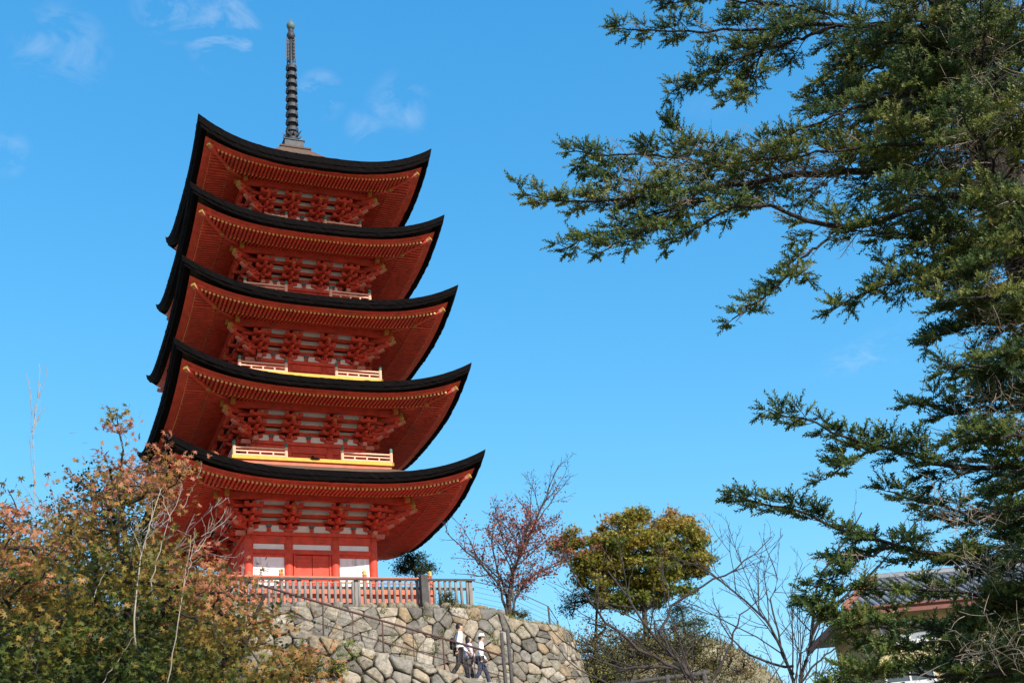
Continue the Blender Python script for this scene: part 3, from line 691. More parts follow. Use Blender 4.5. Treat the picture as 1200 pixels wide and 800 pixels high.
def person(label, loc, rz_, h, shirt, trous, hat=None, stride=1.0, arm=(.25, -.2), bend=.05, longhair=False, tilt=0.0, group=None):
    k = h/1.72; t = thing('person', label, 'person', loc, rz_, group); K = lambda *p: tuple(c*k for c in p)
    sw = .30*stride
    legs = {-1: [K(-.09, .02, .90), K(-.095, sw*.75, .50), K(-.095, sw, .10)], 1: [K(.09, .0, .90), K(.095, -.02*stride, .50), K(.095, -sw*1.05, .12)]}
    def spine(): return [K(0, 0, .95), K(0, .01+bend*.3, 1.12), K(0, .02+bend*.7, 1.30), K(0, bend, 1.43)]
    sp = spine(); armp = {}
    for s in (-1, 1):
        f = arm[0] if s < 0 else arm[1]
        armp[s] = [K(s*.19, bend, 1.40), K(s*.235, bend-.03+f*.35, 1.13), K(s*.22, bend+f+.06, .90)]
    # body: one continuous figure
    vs, es, rs = [sp[0]], [], [(.12*k, .10*k)]
    n = chain(vs, es, rs, 0, [(sp[1], (.115*k, .09*k)), (sp[2], (.13*k, .095*k)), (sp[3], (.08*k, .07*k))]); ch = n
    neck = K(0, bend+.015, 1.49); head = [K(0, bend+.03, 1.545), K(0, bend+.045+tilt, 1.60), K(0, bend+.05+tilt, 1.67)]
    chain(vs, es, rs, ch, [(neck, .052*k), (head[0], (.066*k, .075*k)), (head[1], (.078*k, .095*k)), (head[2], (.062*k, .078*k))])
    for s in (-1, 1):
        A = armp[s]; d = Vector(A[2])-Vector(A[1]); d.normalize(); A2 = Vector(A[2])
        w_ = chain(vs, es, rs, ch, [(A[0], .055*k), (A[1], .042*k), (A[2], .028*k), (tuple(A2+d*.05*k), (.022*k, .036*k))])
        L = legs[s]; chain(vs, es, rs, 0, [(L[0], .085*k), (L[1], .058*k), (L[2], .038*k), (K(L[2][0]/k, L[2][1]/k+.12, .05), .032*k)])
    skin_obj('body', vs, es, rs, 'skin', t)
    for s in (-1, 1):                                     # fingers and thumb, slightly curled
        A = armp[s]; d = (Vector(A[2])-Vector(A[1])).normalized(); p0 = Vector(A[2])+d*.075*k; fwd = Vector((0, 1, 0)); b_ = MB()
        for q, ln in enumerate((.062, .072, .068, .052)):
            o_ = p0+fwd*((q-1.5)*.018*k); b_.tube([o_, o_+d*ln*.5*k+Vector((-s*.004, 0, 0)), o_+d*ln*k+Vector((-s*.02*k, 0, 0))], [.0095*k, .009*k, .006*k], 6)
        o_ = Vector(A[2])+d*.03*k+fwd*.03*k; b_.tube([o_, o_+d*.03*k+fwd*.022*k, o_+d*.062*k+fwd*.024*k], [.011*k, .0105*k, .007*k], 6)
        b_.build('hand', 'skin', t, True)
    # shirt
    vs, es, rs = [K(0, .0, .86)], [], [(.165*k, .135*k)]
    n = chain(vs, es, rs, 0, [(sp[1], (.16*k, .125*k)), (sp[2], (.17*k, .125*k)), (sp[3], (.11*k, .09*k)), (K(0, bend+.01, 1.475), .064*k)])
    for s in (-1, 1):
        A = armp[s]; mid = tuple(Vector(A[1])*.12+Vector(A[2])*.88); chain(vs, es, rs, 3, [(A[0], .078*k), (A[1], .062*k), (mid, .050*k)])
    skin_obj('shirt', vs, es, rs, shirt, t)
    vs, es, rs = [K(0, 0, .95)], [], [(.15*k, .125*k)]
    for s in (-1, 1):
        L = legs[s]; chain(vs, es, rs, 0, [(L[0], .098*k), (L[1], .078*k), (L[2], .066*k)])
    skin_obj('trousers', vs, es, rs, trous, t)
    for s in (-1, 1):
        L = legs[s]; y = L[2][1]; z = L[2][2]-.10*k; b_ = MB()
        b_.lathe([(.045*k, 0), (.05*k, .03*k), (.045*k, .07*k), (.03*k, .10*k)], (0, 0, 0), 10); b_.v = [(vx+L[2][0], y+.03*k+vy*2.5, vz+z) for vx, vy, vz in b_.v]; b_.build('shoe', 'shoe', t, True)
    hc = Vector(K(0, bend+.035+tilt, 1.632))
    b_ = MB(); n = 12; prof = [(1.0, -.55), (1.06, -.25), (1.06, .1), (.95, .45), (.7, .78), (.35, .97), (.02, 1.03)]
    if hat: prof = [(1.0, -.62), (1.05, -.3), (1.05, .0), (.9, .3)]
    for r, z in prof:
        for j in range(n):
            an = 2*math.pi*j/n; cy = math.sin(an); zz_ = z
            if cy > .25: zz_ = max(z, .36 if not hat else .2)                     # leaves the face free
            if longhair and cy < .1 and z < -.5: zz_ = -1.35
            b_.v.append((hc.x+r*.087*k*math.cos(an), hc.y-.012*k+r*.105*k*cy, hc.z+zz_*.112*k))
    for l in range(len(prof)-1):
        for j in range(n): b_.f.append((l*n+j, l*n+(j+1) % n, (l+1)*n+(j+1) % n, (l+1)*n+j)); b_.mi.append(0)
    b_.build('hair', 'hair', t, True)
    fb = MB(); fy = hc.y+.085*k
    fb.add([(hc.x-.014*k, fy, hc.z-.03*k), (hc.x+.014*k, fy, hc.z-.03*k), (hc.x, fy+.03*k, hc.z-.025*k), (hc.x, fy, hc.z+.02*k)], [(0,1,2), (0,2,3), (1,3,2)])
    for s in (-1, 1): fb.lathe([(.008*k, -.03*k), (.014*k, -.01*k), (.014*k, .02*k), (.006*k, .03*k)], (hc.x+s*.084*k, hc.y-.005*k, hc.z-.02*k), 6)
    fb.build('nose_and_ears', 'skin', t, True)
    eb = MB()
    for s in (-1, 1): eb.lathe([(.004*k, -.006*k), (.010*k, 0), (.004*k, .006*k)], (hc.x+s*.032*k, fy-.001*k, hc.z+.003*k), 6)
    eb.beam((hc.x-.022*k, fy+.004*k, hc.z-.055*k), (hc.x+.022*k, fy+.004*k, hc.z-.055*k), .006*k, .007*k); eb.build('eyes_and_mouth', 'hair', t, True)
    if hat:
        hb_ = MB().lathe([(.150*k, -.005), (.152*k, .0), (.105*k, .022*k), (.10*k, .05*k), (.095*k, .085*k), (.07*k, .105*k), (.01, .112*k)], (hc.x, hc.y-.005*k, hc.z+.02*k), 18)
        hb_.build('hat', hat, t, True)
    return t
px1, px2, px3 = atY(539, 800, -9.15), atY(550, 800, -8.75), atY(564, 800, -9.0)
def onstep(x): 
    k = math.floor((x+5.0)/.45); return stairz(-5.0+.45*k)
RZ = -HP-.12
for p, kw in ((px1, dict(label='person in white shirt and black trousers walking down the stairs with a shoulder bag', rz_=RZ, h=1.76, shirt='shirt_white', trous='trousers_black', stride=1.0, bend=.07)),
              (px2, dict(label='dark-haired person in a pale lilac top between two people in white', rz_=RZ+.05, h=1.60, shirt='shirt_lilac', trous='trousers_grey', stride=.7, arm=(-.1, .15), bend=.05, longhair=True)),
              (px3, dict(label='person in white bucket hat, white jacket and navy trousers walking down the stairs', rz_=RZ-.15, h=1.58, shirt='shirt_white', trous='trousers_navy', hat='hat_white', stride=.95, arm=(.12, -.1), bend=.08, tilt=.01))):
    person(kw.pop('label'), (p[0], p[1], onstep(p[0])-.0), kw.pop('rz_'), kw.pop('h'), kw.pop('shirt'), kw.pop('trous'), **kw)
# shoulder bag at the first person's back
bg_ = MB(); bg_.lathe([(.10, 0), (.135, .04), (.14, .20), (.12, .30), (.06, .34)], n=14); bg_.v = [(vx*1.05, vy*.6, vz) for vx, vy, vz in bg_.v]
bag = thing('shoulder_bag', 'small black bag on the back of the person in black trousers', 'bag', (px1[0]-.20, px1[1]-.12, onstep(px1[0])+.96), RZ)
bg_.build('bag_body', 'bag_black', bag, True)
MB().tube([(.06, .04, .30), (.08, .10, .45), (-.02, .20, .52), (-.1, .26, .36)], .014, 5).build('strap', 'bag_black', bag, True)
#==TREES==
# ------------------------------------------------------------------ vegetation helpers
def tubes(polys, radii, sides=4):
    """many branches at once: polys (n,k,3), radii (n,k)"""
    P = np.asarray(polys, float); r = np.asarray(radii, float); n, k, _ = P.shape
    T = np.empty_like(P); T[:, 1:-1] = P[:, 2:]-P[:, :-2]; T[:, 0] = P[:, 1]-P[:, 0]; T[:, -1] = P[:, -1]-P[:, -2]; T = unit(T)
    ref = np.where(np.abs(T[..., 2:3]) > .9, np.array([1., 0, 0]), np.array([0, 0, 1.])); A = unit(np.cross(T, ref)); B = np.cross(T, A)
    an = 2*np.pi*np.arange(sides)/sides
    V = P[:, :, None, :]+(A[:, :, None, :]*np.cos(an)[:, None]+B[:, :, None, :]*np.sin(an)[:, None])*r[:, :, None, None]
    I = np.arange(n*k*sides).reshape(n, k, sides); J = np.roll(I, -1, 2)
    return V.reshape(-1, 3), np.stack([I[:, :-1], J[:, :-1], J[:, 1:], I[:, 1:]], -1).reshape(-1, 4)
class Wood:
    def __init__(s): s.g = {}
    def add(s, pts, r0, r1, k=6, sides=4):
        pts = resample(pts, k); s.g.setdefault((k, sides), []).append((pts, np.linspace(r0, r1, k)))
    def addr(s, pts, rad, sides=4): s.g.setdefault((len(pts), sides), []).append((np.asarray(pts), np.asarray(rad)))
    def mesh(s, name, matn):
        VV, FF, o = [], [], 0
        for (k, sd), L in s.g.items():
            V, F = tubes([a for a, _ in L], [b for _, b in L], sd); VV.append(V); FF.append(F+o); o += len(V)
        return npmesh(name, np.concatenate(VV), np.concatenate(FF), matn, smooth=True)
def resample(pts, k):
    """smooth curve through control points, k samples"""
    P = np.asarray(pts, float)
    if len(P) == 2: return P[0]+(P[1]-P[0])*np.linspace(0, 1, k)[:, None]
    for _ in range(2):                                        # corner cutting keeps the ends
        Q = [P[0]]
        for i in range(len(P)-1): Q += [P[i]*.75+P[i+1]*.25, P[i]*.25+P[i+1]*.75]
        P = np.array(Q+[P[-1]])
    d = np.r_[0, np.cumsum(np.linalg.norm(np.diff(P, axis=0), axis=1))]
    return np.stack([np.interp(np.linspace(0, d[-1], k), d, P[:, i]) for i in range(3)], 1)
def plen(P): return float(np.linalg.norm(np.diff(P, axis=0), axis=1).sum())
def rot(v, ax, an): ax = ax/np.linalg.norm(ax); return v*math.cos(an)+np.cross(ax, v)*math.sin(an)+ax*(ax@v)*(1-math.cos(an))
def ramify(wood, P, r0, r1, lv, dens, lo=.25, ratio=.5, ang=(30, 60), up=.15, wob=.12, tips=None, minr=.004, sides=4):
    """side branches on side branches along the curve P"""
    L = plen(P); n = max(1, int(L*dens*rng.uniform(.8, 1.2)))
    for t in np.sort(rng.uniform(lo, 1.0, n)):
        i = t*(len(P)-1); a = int(min(i, len(P)-2)); p = P[a]+(P[a+1]-P[a])*(i-a); d = unit(P[a+1]-P[a])
        q = rot(d, unit(np.cross(d, rng.normal(size=3))), R_(rng.uniform(*ang))); q = unit(q+np.array([0, 0, up]))
        l = L*ratio*rng.uniform(.55, 1.15)*(1.15-.75*t); rr = max(minr, (r0+(r1-r0)*t)*.62)
        pts = [p]; dd = q.copy()
        for k in range(4): dd = unit(dd+rng.normal(size=3)*wob+np.array([0, 0, up*.25])); pts.append(pts[-1]+dd*l/4)
        pts = np.array(pts); wood.addr(pts, np.linspace(rr, max(minr*.7, rr*.35), 5), 3 if lv <= 1 else sides)
        if tips is not None: tips.append(pts)
        if lv > 1: ramify(wood, pts, rr, max(minr*.7, rr*.35), lv-1, dens*1.45, .2, ratio*.92, ang, up, wob, tips, minr, sides)
def leaf_star(lobes=7, notch=.36):
    V = [(0, 0, 0)]; ln = [.55, .80, .96, 1.0, .96, .80, .55] if lobes == 7 else [.7, .95, 1, .95, .7]; sp = np.linspace(-135, 135, lobes)
    for i in range(lobes):
        a = R_(sp[i]); V.append((math.sin(a)*ln[i], math.cos(a)*ln[i], -.12*ln[i]**2))
        if i < lobes-1: a = R_((sp[i]+sp[i+1])/2); V.append((math.sin(a)*notch, math.cos(a)*notch, .03))
    n = len(V); return np.array(V), np.array([(0, i, i+1) for i in range(1, n-1)])
STAR = leaf_star(7); STAR5 = leaf_star(5, .42)
RHOMB = (np.array([(0, -.5, 0), (.32, 0, .06), (0, .55, 0), (-.32, 0, .06)]), np.array([(0, 1, 2), (0, 2, 3)]))
def leaves(name, pos, size, cols, parent, tpl=RHOMB, up=1.0, loc=None, jit=.12, matn='leaf'):
    n = len(pos); nm = unit(rng.normal(size=(n, 3))*.75+np.array([0, -.25, up])); x, y, z = frame(nm)
    c = np.asarray(cols)*np.exp(rng.normal(size=(n, 1))*jit)
    me = scatter(name, tpl[0], tpl[1], pos, x, y, z, size*rng.uniform(.7, 1.2, n), c, matn)
    return link(name, me, parent, loc, kind='stuff')
def lerpcol(pal, t):
    pal = np.array(pal); t = np.clip(t, 0, .9999)*(len(pal)-1); i = t.astype(int); f = (t-i)[:, None]; return pal[i]*(1-f)+pal[i+1]*f
def plant(name, label, cat, base, group=None):
    """a growing thing with its foot on the ground; parts are built in world coordinates"""
    base = np.asarray(base, float); t = thing(name, label, cat, tuple(base), 0, group); return t, tuple(-base)
def attach(wood, nodes, pts, r_tip=.004, grow=.0045, sag=.0):
    """join each point to the nearest piece of a growing skeleton; thickness follows the number of twigs carried"""
    nodes = [np.asarray(n, float) for n in nodes]; par = [-1]*len(nodes); base_n = len(nodes)
    order = np.argsort([min(np.linalg.norm(p-n) for n in nodes[:base_n]) for p in pts])
    chains = []
    for o_ in order:
        p = pts[o_]; A = np.array(nodes); d = np.linalg.norm(A-p, axis=1)+np.where(A[:, 2] > p[2]+.1, .5, 0)
        j = int(np.argmin(d)); a = A[j]; m_ = (a+p)/2+rng.normal(size=3)*.08*np.linalg.norm(p-a)+np.array([0, 0, -.06*np.linalg.norm(p-a)])
        nodes.append(m_); par.append(j); nodes.append(p); par.append(len(nodes)-2)
    cnt = np.ones(len(nodes))
    for i in range(len(nodes)-1, -1, -1):
        if par[i] >= 0: cnt[par[i]] += cnt[i]
    rad = lambda c: r_tip+grow*(c**.5-1)
    for i in range(len(nodes)):
        if par[i] >= 0: wood.addr(np.array([nodes[par[i]], nodes[i]]), np.array([rad(min(cnt[par[i]], cnt[i]*1.6)), rad(cnt[i])]), 4)
    return nodes

# ------------------------------------------------------------------ near maple, turning, at the foot of the hill
mbase = np.array([-9.15, -33.7, float(H0(np.array(-9.15), np.array(-33.7)))])
maple, ml = plant('maple_tree', 'young maple with star-shaped leaves turning orange over green, beside the pagoda', 'tree', mbase)
topc = [(-40, 600), (0, 585), (14, 570), (34, 606), (58, 598), (74, 558), (95, 545), (112, 556), (128, 538), (150, 528), (172, 540), (186, 522), (203, 528), (214, 562), (206, 604), (214, 634), (240, 636), (262, 648), (278, 664), (300, 650), (312, 668), (290, 694), (304, 716), (332, 724), (348, 745), (372, 758), (392, 775), (402, 800)]
tu, tv_ = np.array([p[0] for p in topc]), np.array([p[1] for p in topc])
cl = []
while len(cl) < 800:
    u, v = rng.uniform(-40, 400), rng.uniform(520, 850)
    vt = np.interp(u, tu, tv_)
    if v < vt+6: continue
    if u > 290 and rng.random() < .35: continue
    if u > 205 and v < 672 and rng.random() < .80: continue
    if u > 268 and v < 715 and rng.random() < .6: continue
    if v < vt+45 and rng.random() < .30: continue
    if math.sin(u*.045+1.0)*math.sin(v*.06+u*.02) > .35 and rng.random() < .7: continue
    if 165 < u < 250 and 585 < v < 640 and rng.random() < .75: continue        # opening behind which the grey shrub shows
    dep = 9.7+2.3*rng.random()
    cl.append((u, v, dep, v-vt))
extra = [(137, 486, 10.2), (143, 497, 10.2), (131, 492, 10.3), (139, 504, 10.3), (195, 527, 10), (205, 541, 10), (212, 557, 10), (188, 540, 10.1), (9, 573, 10), (20, 598, 10), (418, 668, 10), (415, 672, 10)]
extra = extra[:10]
cl += [(u, v, d, 0) for u, v, d in extra]
cl = np.array(cl); cc = np.array([atD(u, v, d) for u, v, d, _ in cl])
pos, colr = [], []
pal = [(.040, .062, .011), (.090, .112, .018), (.17, .145, .025), (.27, .165, .036), (.38, .165, .054), (.45, .16, .085)]
for i, c in enumerate(cc):
    big = i >= len(cc)-len(extra); n = 22 if big else int(rng.uniform(20, 33)); sprd = .06 if big else .135
    q = rng.normal(size=(n, 3))*np.array([sprd*1.15, sprd*1.15, sprd*.26]); tl = rng.normal(size=2)*.30; q[:, 2] += q[:, 0]*tl[0]+q[:, 1]*tl[1]
    pos.append(c+q); e = cl[i, 3]
    t = .90-.0034*e+rng.normal()*.17-(.10 if cl[i, 1] > 730 else 0)+ (.1 if 620 < cl[i, 1] < 720 and cl[i, 0] > 180 else 0)
    colr.append(lerpcol(pal, np.clip(t+rng.normal(size=n)*.09, .02, 1)))
pos = np.concatenate(pos); colr = np.concatenate(colr)
leaves('crown', pos, .041, colr, maple, STAR, .75, ml)
wd = Wood(); stems = []
for path in ([(-9.15, -33.7, mbase[2]-.1), (-9.2, -33.7, -12), (-9.25, -33.6, -10.6), (-9.1, -33.4, -9.2), (-9.3, -33.5, -8.1)],
             [(-9.15, -33.7, mbase[2]-.1), (-8.9, -33.8, -12.2), (-8.6, -33.8, -11), (-8.3, -33.7, -9.9), (-8.0, -33.6, -9.2)],
             [(-9.15, -33.7, mbase[2]-.1), (-9.5, -33.6, -12.2), (-9.9, -33.4, -10.8), (-10.2, -33.3, -9.6), (-10.3, -33.3, -8.8)],
             [(-9.15, -33.7, mbase[2]-.1), (-8.7, -33.9, -12.2), (-7.9, -34.0, -11.2), (-7.4, -34.0, -10.3)]):
    P = resample(path, 14); wd.add(P, .075, .018, 14, 7); stems += list(P[3:])
attach(wd, stems, list(cc), .0035, .0028)
link('trunk', wd.mesh('trunk', 'trunk'), maple, ml)
# pale bare shoots standing among its leaves
wp = Wood()
for path, dd, r in (([(159, 760), (158, 720), (162, 675), (168, 640), (180, 605), (188, 572)], 9.75, .014), ([(176, 690), (184, 652), (203, 598), (213, 572)], 9.7, .009), ([(170, 640), (176, 610), (178, 590), (176, 574)], 9.7, .008),
                    ([(196, 800), (205, 752), (212, 706), (219, 668), (224, 628)], 9.75, .010), ([(120, 800), (140, 770), (157, 745)], 9.8, .007), ([(222, 668), (226, 640), (229, 618)], 9.7, .006),
                    ([(222, 655), (238, 632), (249, 608), (247, 588)], 9.7, .006), ([(230, 648), (248, 622), (254, 604), (254, 596)], 9.7, .006), ([(238, 626), (257, 612), (266, 596), (268, 583)], 9.7, .006), ([(236, 628), (258, 616), (269, 606), (272, 596)], 9.7, .006),
                    ([(110, 700), (122, 672), (128, 655)], 9.8, .006), ([(215, 596), (221, 580), (232, 560), (238, 542)], 9.75, .004), ([(150, 545), (143, 520), (140, 496)], 10.2, .006), ([(155, 540), (152, 525), (142, 500)], 10.25, .006), ([(152, 520), (160, 498), (165, 482)], 10.3, .003), ([(205, 560), (213, 548), (218, 536)], 9.9, .004), ([(200, 610), (192, 590), (186, 570)], 9.75, .007), ([(300, 690), (306, 670), (318, 655)], 9.75, .004)):
    PP = resample([atD(u, v, dd+rng.normal()*.05) for u, v in path], 12); wp.addr(PP+rng.normal(size=PP.shape)*.006, np.linspace(r, r*.4, 12)*.58, 5); ramify(wp, PP, r*.6, r*.3, 1, 2.2, .35, .28, (20, 45), .2, .12, None, .0022)
link('bare_shoot', wp.mesh('bare_shoot', 'paletwig'), maple, ml)

# ------------------------------------------------------------------ bare shrubs
def bare_tree(name, label, cat, base, limbs, r0, lv, dens, ratio, ang, up, matn, wob=.16, group=None, minr=.004, thin=.55):
    t, lo = plant(name, label, cat, base, group); wd_ = Wood(); tips = []
    for P, r in limbs:
        r = r*thin; P = resample(P, 14); P[1:-1] += rng.normal(size=(12, 3))*.02*plen(P)**.5; wd_.add(P, r, max(r*.22, minr*1.3), 14, 6); ramify(wd_, P, r*.8, r*.22, lv, dens, .15, ratio, ang, up, wob, tips, minr)
    link('trunk', wd_.mesh('trunk', matn), t, lo); return t, lo, tips
def gr(x, y): return float(H0(np.array(float(x)), np.array(float(y))))
D = 19.0; b0 = atD(95, 800, D); b0[2] = gr(b0[0], b0[1])
bare_tree('bare_shrub', 'leafless lilac-grey shrub spreading behind the turning maple', 'shrub', b0,
          [([b0, atD(100, 760, D), atD(118, 690, D), atD(150, 640, D), atD(200, 606, D-.3)], .05), ([b0, atD(112, 740, D), atD(140, 690, D), atD(185, 650, D), atD(226, 636, D-.2)], .05), ([b0, atD(95, 720, D), atD(120, 650, D), atD(158, 600, D), atD(190, 578, D)], .045), ([b0, atD(120, 760, D), atD(160, 720, D), atD(205, 668, D), atD(232, 655, D)], .04)],
          .05, 3, 3.0, .40, (22, 55), .10, 'greytwig', minr=.0045, thin=.5)
b0 = atD(52, 800, 16.0); b0[2] = gr(b0[0], b0[1])
bare_tree('bare_sapling', 'thin whitish leafless sapling rising above the maple into the blue', 'tree', b0,
          [([b0, atD(52, 700, 16), atD(44, 590, 16), atD(40, 530, 16), atD(47, 450, 16)], .03)], .03, 2, 2.6, .16, (18, 40), .3, 'paletwig', minr=.004)

# ------------------------------------------------------------------ dark evergreens behind the pagoda's left flank
def crown_tree(name, label, base, blobs, pal, size, nleaf, trunk_r, matn='trunk', tpl=RHOMB, group=None, trunk_top=None, jit=.2, ncl=60, gap=.3, up=.8, cat='tree', clr=.5, flat=.6, topcol=0.0):
    """blobs: ellipsoids (centre, radii); clusters of leaves on a grown skeleton"""
    t, lo = plant(name, label, cat, base, group); C_ = []
    vol = np.array([np.prod(b[1]) for b in blobs]); vol = vol**.75/np.sum(vol**.75)
    for (c, r), f in zip(blobs, vol):
        n = max(3, int(ncl*f)); d = unit(rng.normal(size=(n, 3)))*rng.uniform(.25, 1, (n, 1))**.45; C_.append(np.asarray(c)+d*np.asarray(r))
    C_ = np.concatenate(C_); per = int(nleaf/len(C_)); zlo, zhi = C_[:, 2].min(), C_[:, 2].max()
    pos, cl_ = [], []
    for c in C_:
        k = clr*rng.uniform(.6, 1.25); q = rng.normal(size=(per, 3))*np.array([k, k, k*flat])*.55; pos.append(c+q)
        tt = rng.uniform(.1, .9)*(1-topcol)+topcol*((c[2]-zlo)/(zhi-zlo+.01))+rng.normal()*.1
        cl_.append(lerpcol(pal, np.clip(tt+rng.normal(size=per)*.08, 0, 1)))
    leaves('crown', np.concatenate(pos), size, np.concatenate(cl_), t, tpl, up, lo, jit)
    wd_ = Wood(); top = np.asarray(trunk_top if trunk_top is not None else blobs[0][0], float); P = resample([base-np.array([0, 0, .2]), (np.asarray(base)*.6+top*.4)+rng.normal(size=3)*.15, top], 10)
    wd_.add(P, trunk_r, trunk_r*.45, 10, 8); attach(wd_, list(P[3:]), list(C_), .012, .012)
    link('trunk', wd_.mesh('trunk', matn), t, lo); return t
def el(u, v, Y, rx, ry, rz_): return (atY(u, v, Y), (rx, ry, rz_))
DKG = [(.010, .022, .008), (.02, .04, .012), (.035, .065, .02)]
c = atY(150, 640, 7); base = np.array([c[0], 7, gr(c[0], 7)])
crown_tree('evergreen_tree', 'dark broad-crowned evergreen tree close behind the flank of the pagoda beyond the maple top', base, [el(110, 600, 7, 1.8, 1.5, 1.4), el(190, 560, 7, 1.4, 1.5, 1.3), el(215, 610, 7, 1.4, 1.5, 2.0), el(150, 640, 7, 2.5, 2, 1.8), el(200, 690, 7, 2.0, 2, 2.0)], DKG, .17, 9000, .25, ncl=110, clr=.75)
c = atY(20, 720, 3); base = np.array([c[0], 3, gr(c[0], 3)])
crown_tree('evergreen_tree', 'dark evergreen tree seen low through the thin outer edge of the near maple', base, [el(30, 640, 3, 1.6, 1.5, 1.2), el(20, 700, 3, 2.5, 2, 2.0), el(90, 690, 3, 2.0, 2, 2.0)], DKG, .16, 6000, .2, ncl=80, clr=.7)
for u, v, D_, lb in ((25, 760, 15.5, 'dense dark green shrub filling the gaps under the near maple'), (130, 770, 16.5, 'dark glossy shrub standing behind the stems of the near maple'), (230, 775, 17.5, 'dark shrub behind the low outer branches of the near maple')):
    q = atD(u, v, D_); base = np.array([q[0], q[1], gr(q[0], q[1])]); crown_tree('shrub', lb, base, [(q, (1.0, .9, 1.1)), (q-np.array([.2, 0, .9]), (1.1, 1, 1.0)), (q+np.array([.1, .1, .6]), (.7, .7, .5))], DKG+[(.06, .08, .02)], .09, 5200, .06, ncl=70, clr=.5, cat='shrub')
# ------------------------------------------------------------------ cherry with thin red leaves on the end of the terrace
b0 = np.array([6.35, -4.75, -2.5])
ch, lo, tips = bare_tree('cherry_tree', 'cherry tree with sparse pinkish-red leaves and bare top branches on the wall end', 'tree', b0,
    [([b0, atY(594, 690, -4.6), atY(606, 660, -4.5), atY(625, 620, -4.4), atY(640, 580, -4.3), atY(655, 545, -4.2)], .11),
     ([b0, atY(588, 690, -4.9), atY(570, 668, -5.2), atY(545, 645, -5.5), atY(522, 622, -5.6)], .085),
     ([b0, atY(592, 695, -4.4), atY(580, 660, -4.0), atY(575, 625, -3.6), atY(590, 600, -3.4)], .07),
     ([b0, atY(606, 690, -4.7), atY(635, 665, -4.6), atY(660, 655, -4.4), atY(682, 645, -4.2)], .08),
     ([atY(612, 650, -4.5), atY(600, 625, -4.9), atY(585, 607, -5.2), atY(565, 598, -5.4)], .045),
     ([atY(630, 610, -4.4), atY(650, 580, -4.0), atY(672, 556, -3.8)], .035), ([atY(560, 660, -5.3), atY(548, 625, -5.2), atY(530, 605, -5.1)], .03)],
    .1, 3, 3.0, .40, (25, 60), .18, 'darkbark', minr=.006, thin=.72)
P = np.concatenate(tips); P = P[rng.random(len(P)) < .9]; uv = np.array([pj(p) for p in P])
k = (uv[:, 1] > 585+rng.normal(size=len(uv))*14) & (uv[:, 0] > 528) & (rng.random(len(uv)) < np.clip((uv[:, 0]-520)/60, .15, 1))
P = P[k]; P = np.repeat(P, 4, 0)+rng.normal(size=(len(P)*4, 3))*.11
P = P[rng.permutation(len(P))[:5200]]
leaves('crown', P, .095, lerpcol([(.16, .040, .032), (.30, .065, .05), (.36, .12, .08), (.24, .11, .04)], rng.random(len(P))), ch, RHOMB, .4, lo, .2)

# ------------------------------------------------------------------ round maple on the bank
c = atY(752, 716, -.5); base = np.array([c[0], -.5, gr(c[0], -.5)])
MP = [(.07, .11, .016), (.14, .17, .024), (.25, .215, .034), (.33, .22, .042), (.42, .20, .055)]
crown_tree('maple_tree', 'rounded maple with dense green crown turning orange on top, beyond the wall end', base,
    [el(748, 658, -.5, 2.0, 1.8, 1.25), el(700, 645, -.6, 1.5, 1.3, .75), el(745, 620, -.5, 1.5, 1.3, .75), el(795, 632, -.5, 1.3, 1.3, 1.0), el(812, 656, -.5, .9, 1.1, .8), el(700, 672, -.7, 1.1, 1.1, .7), el(668, 634, -.5, .7, .8, .4), el(772, 690, -.5, 1.4, 1.2, .7), el(728, 698, -.7, 1.2, 1.0, .55), el(785, 612, -.5, .8, .9, .5)],
    MP, .105, 36000, .16, 'darkbark', STAR5, ncl=300, clr=.36, flat=.62, topcol=.48, up=.6, trunk_top=atY(752, 680, -.5))
# ------------------------------------------------------------------ shrubs and small trees on the bank
def hit(u, v):
    d_ = ray(u, v); d_ = d_/math.hypot(d_[0], d_[1])
    for D_ in np.arange(20, 90, .15):
        q = CAM+d_*D_
        if q[2] < gr(q[0], q[1]): return q
    return None
def bank_shrub(label, u, v, rx, rz_, pal, n=2400, size=.085):
    h_ = hit(u, v)
    if h_ is None: h_ = atY(u, v, -4.0)
    c = h_+np.array([0, 0, rz_*.55]); base = np.array([h_[0], h_[1], min(h_[2], gr(h_[0], h_[1]))-.05])
    crown_tree('shrub', label, base, [(c, (rx, rx*.85, rz_)), (c+np.array([rx*.5, -.1, -rz_*.3]), (rx*.7, rx*.6, rz_*.7)), (c+np.array([-rx*.5, 0, -rz_*.2]), (rx*.6, rx*.6, rz_*.7))], pal, size, int(n*.62), .03, ncl=40, clr=rx*.36, flat=.75, cat='shrub')
def shrub(label, u, v, Y, rx, rz_, pal, n=2200, size=.075, group=None, name='shrub', flat=.7):
    c = atY(u, v, Y); g = gr(c[0], Y) if not (-8 < c[0] < 8.5 and Y > -6.3) else -2.2
    g = min(g, c[2]-.1); base = np.array([c[0], Y, g])
    crown_tree(name, label, base, [(c, (rx, rx*.85, rz_)), (c+np.array([rx*.4, 0, -rz_*.4]), (rx*.7, rx*.6, rz_*.6))], pal, size, n, .03, ncl=36, clr=rx*.42, flat=flat, cat='shrub', group=group)
OL = [(.05, .06, .015), (.10, .10, .025), (.16, .13, .03)]; BR = [(.10, .065, .03), (.18, .12, .05), (.22, .16, .06)]; YG = [(.16, .20, .03), (.26, .28, .05), (.33, .30, .07)]; PG = [(.05, .085, .05), (.09, .13, .08), (.14, .18, .11)]
bank_shrub('olive-green shrub on the bank under the round maple trunk', 742, 770, 1.3, 1.0, OL)
bank_shrub('brown-leaved shrub on the bank beside the wall end', 700, 775, .9, .9, BR)
bank_shrub('ochre and green shrub at the foot of the bank near the wall end', 716, 797, .9, .7, YG+OL[:1], 2000)
bank_shrub('dry brown bush low on the bank under the bare cherry boughs', 765, 797, 1.2, .8, BR+OL, 2800)
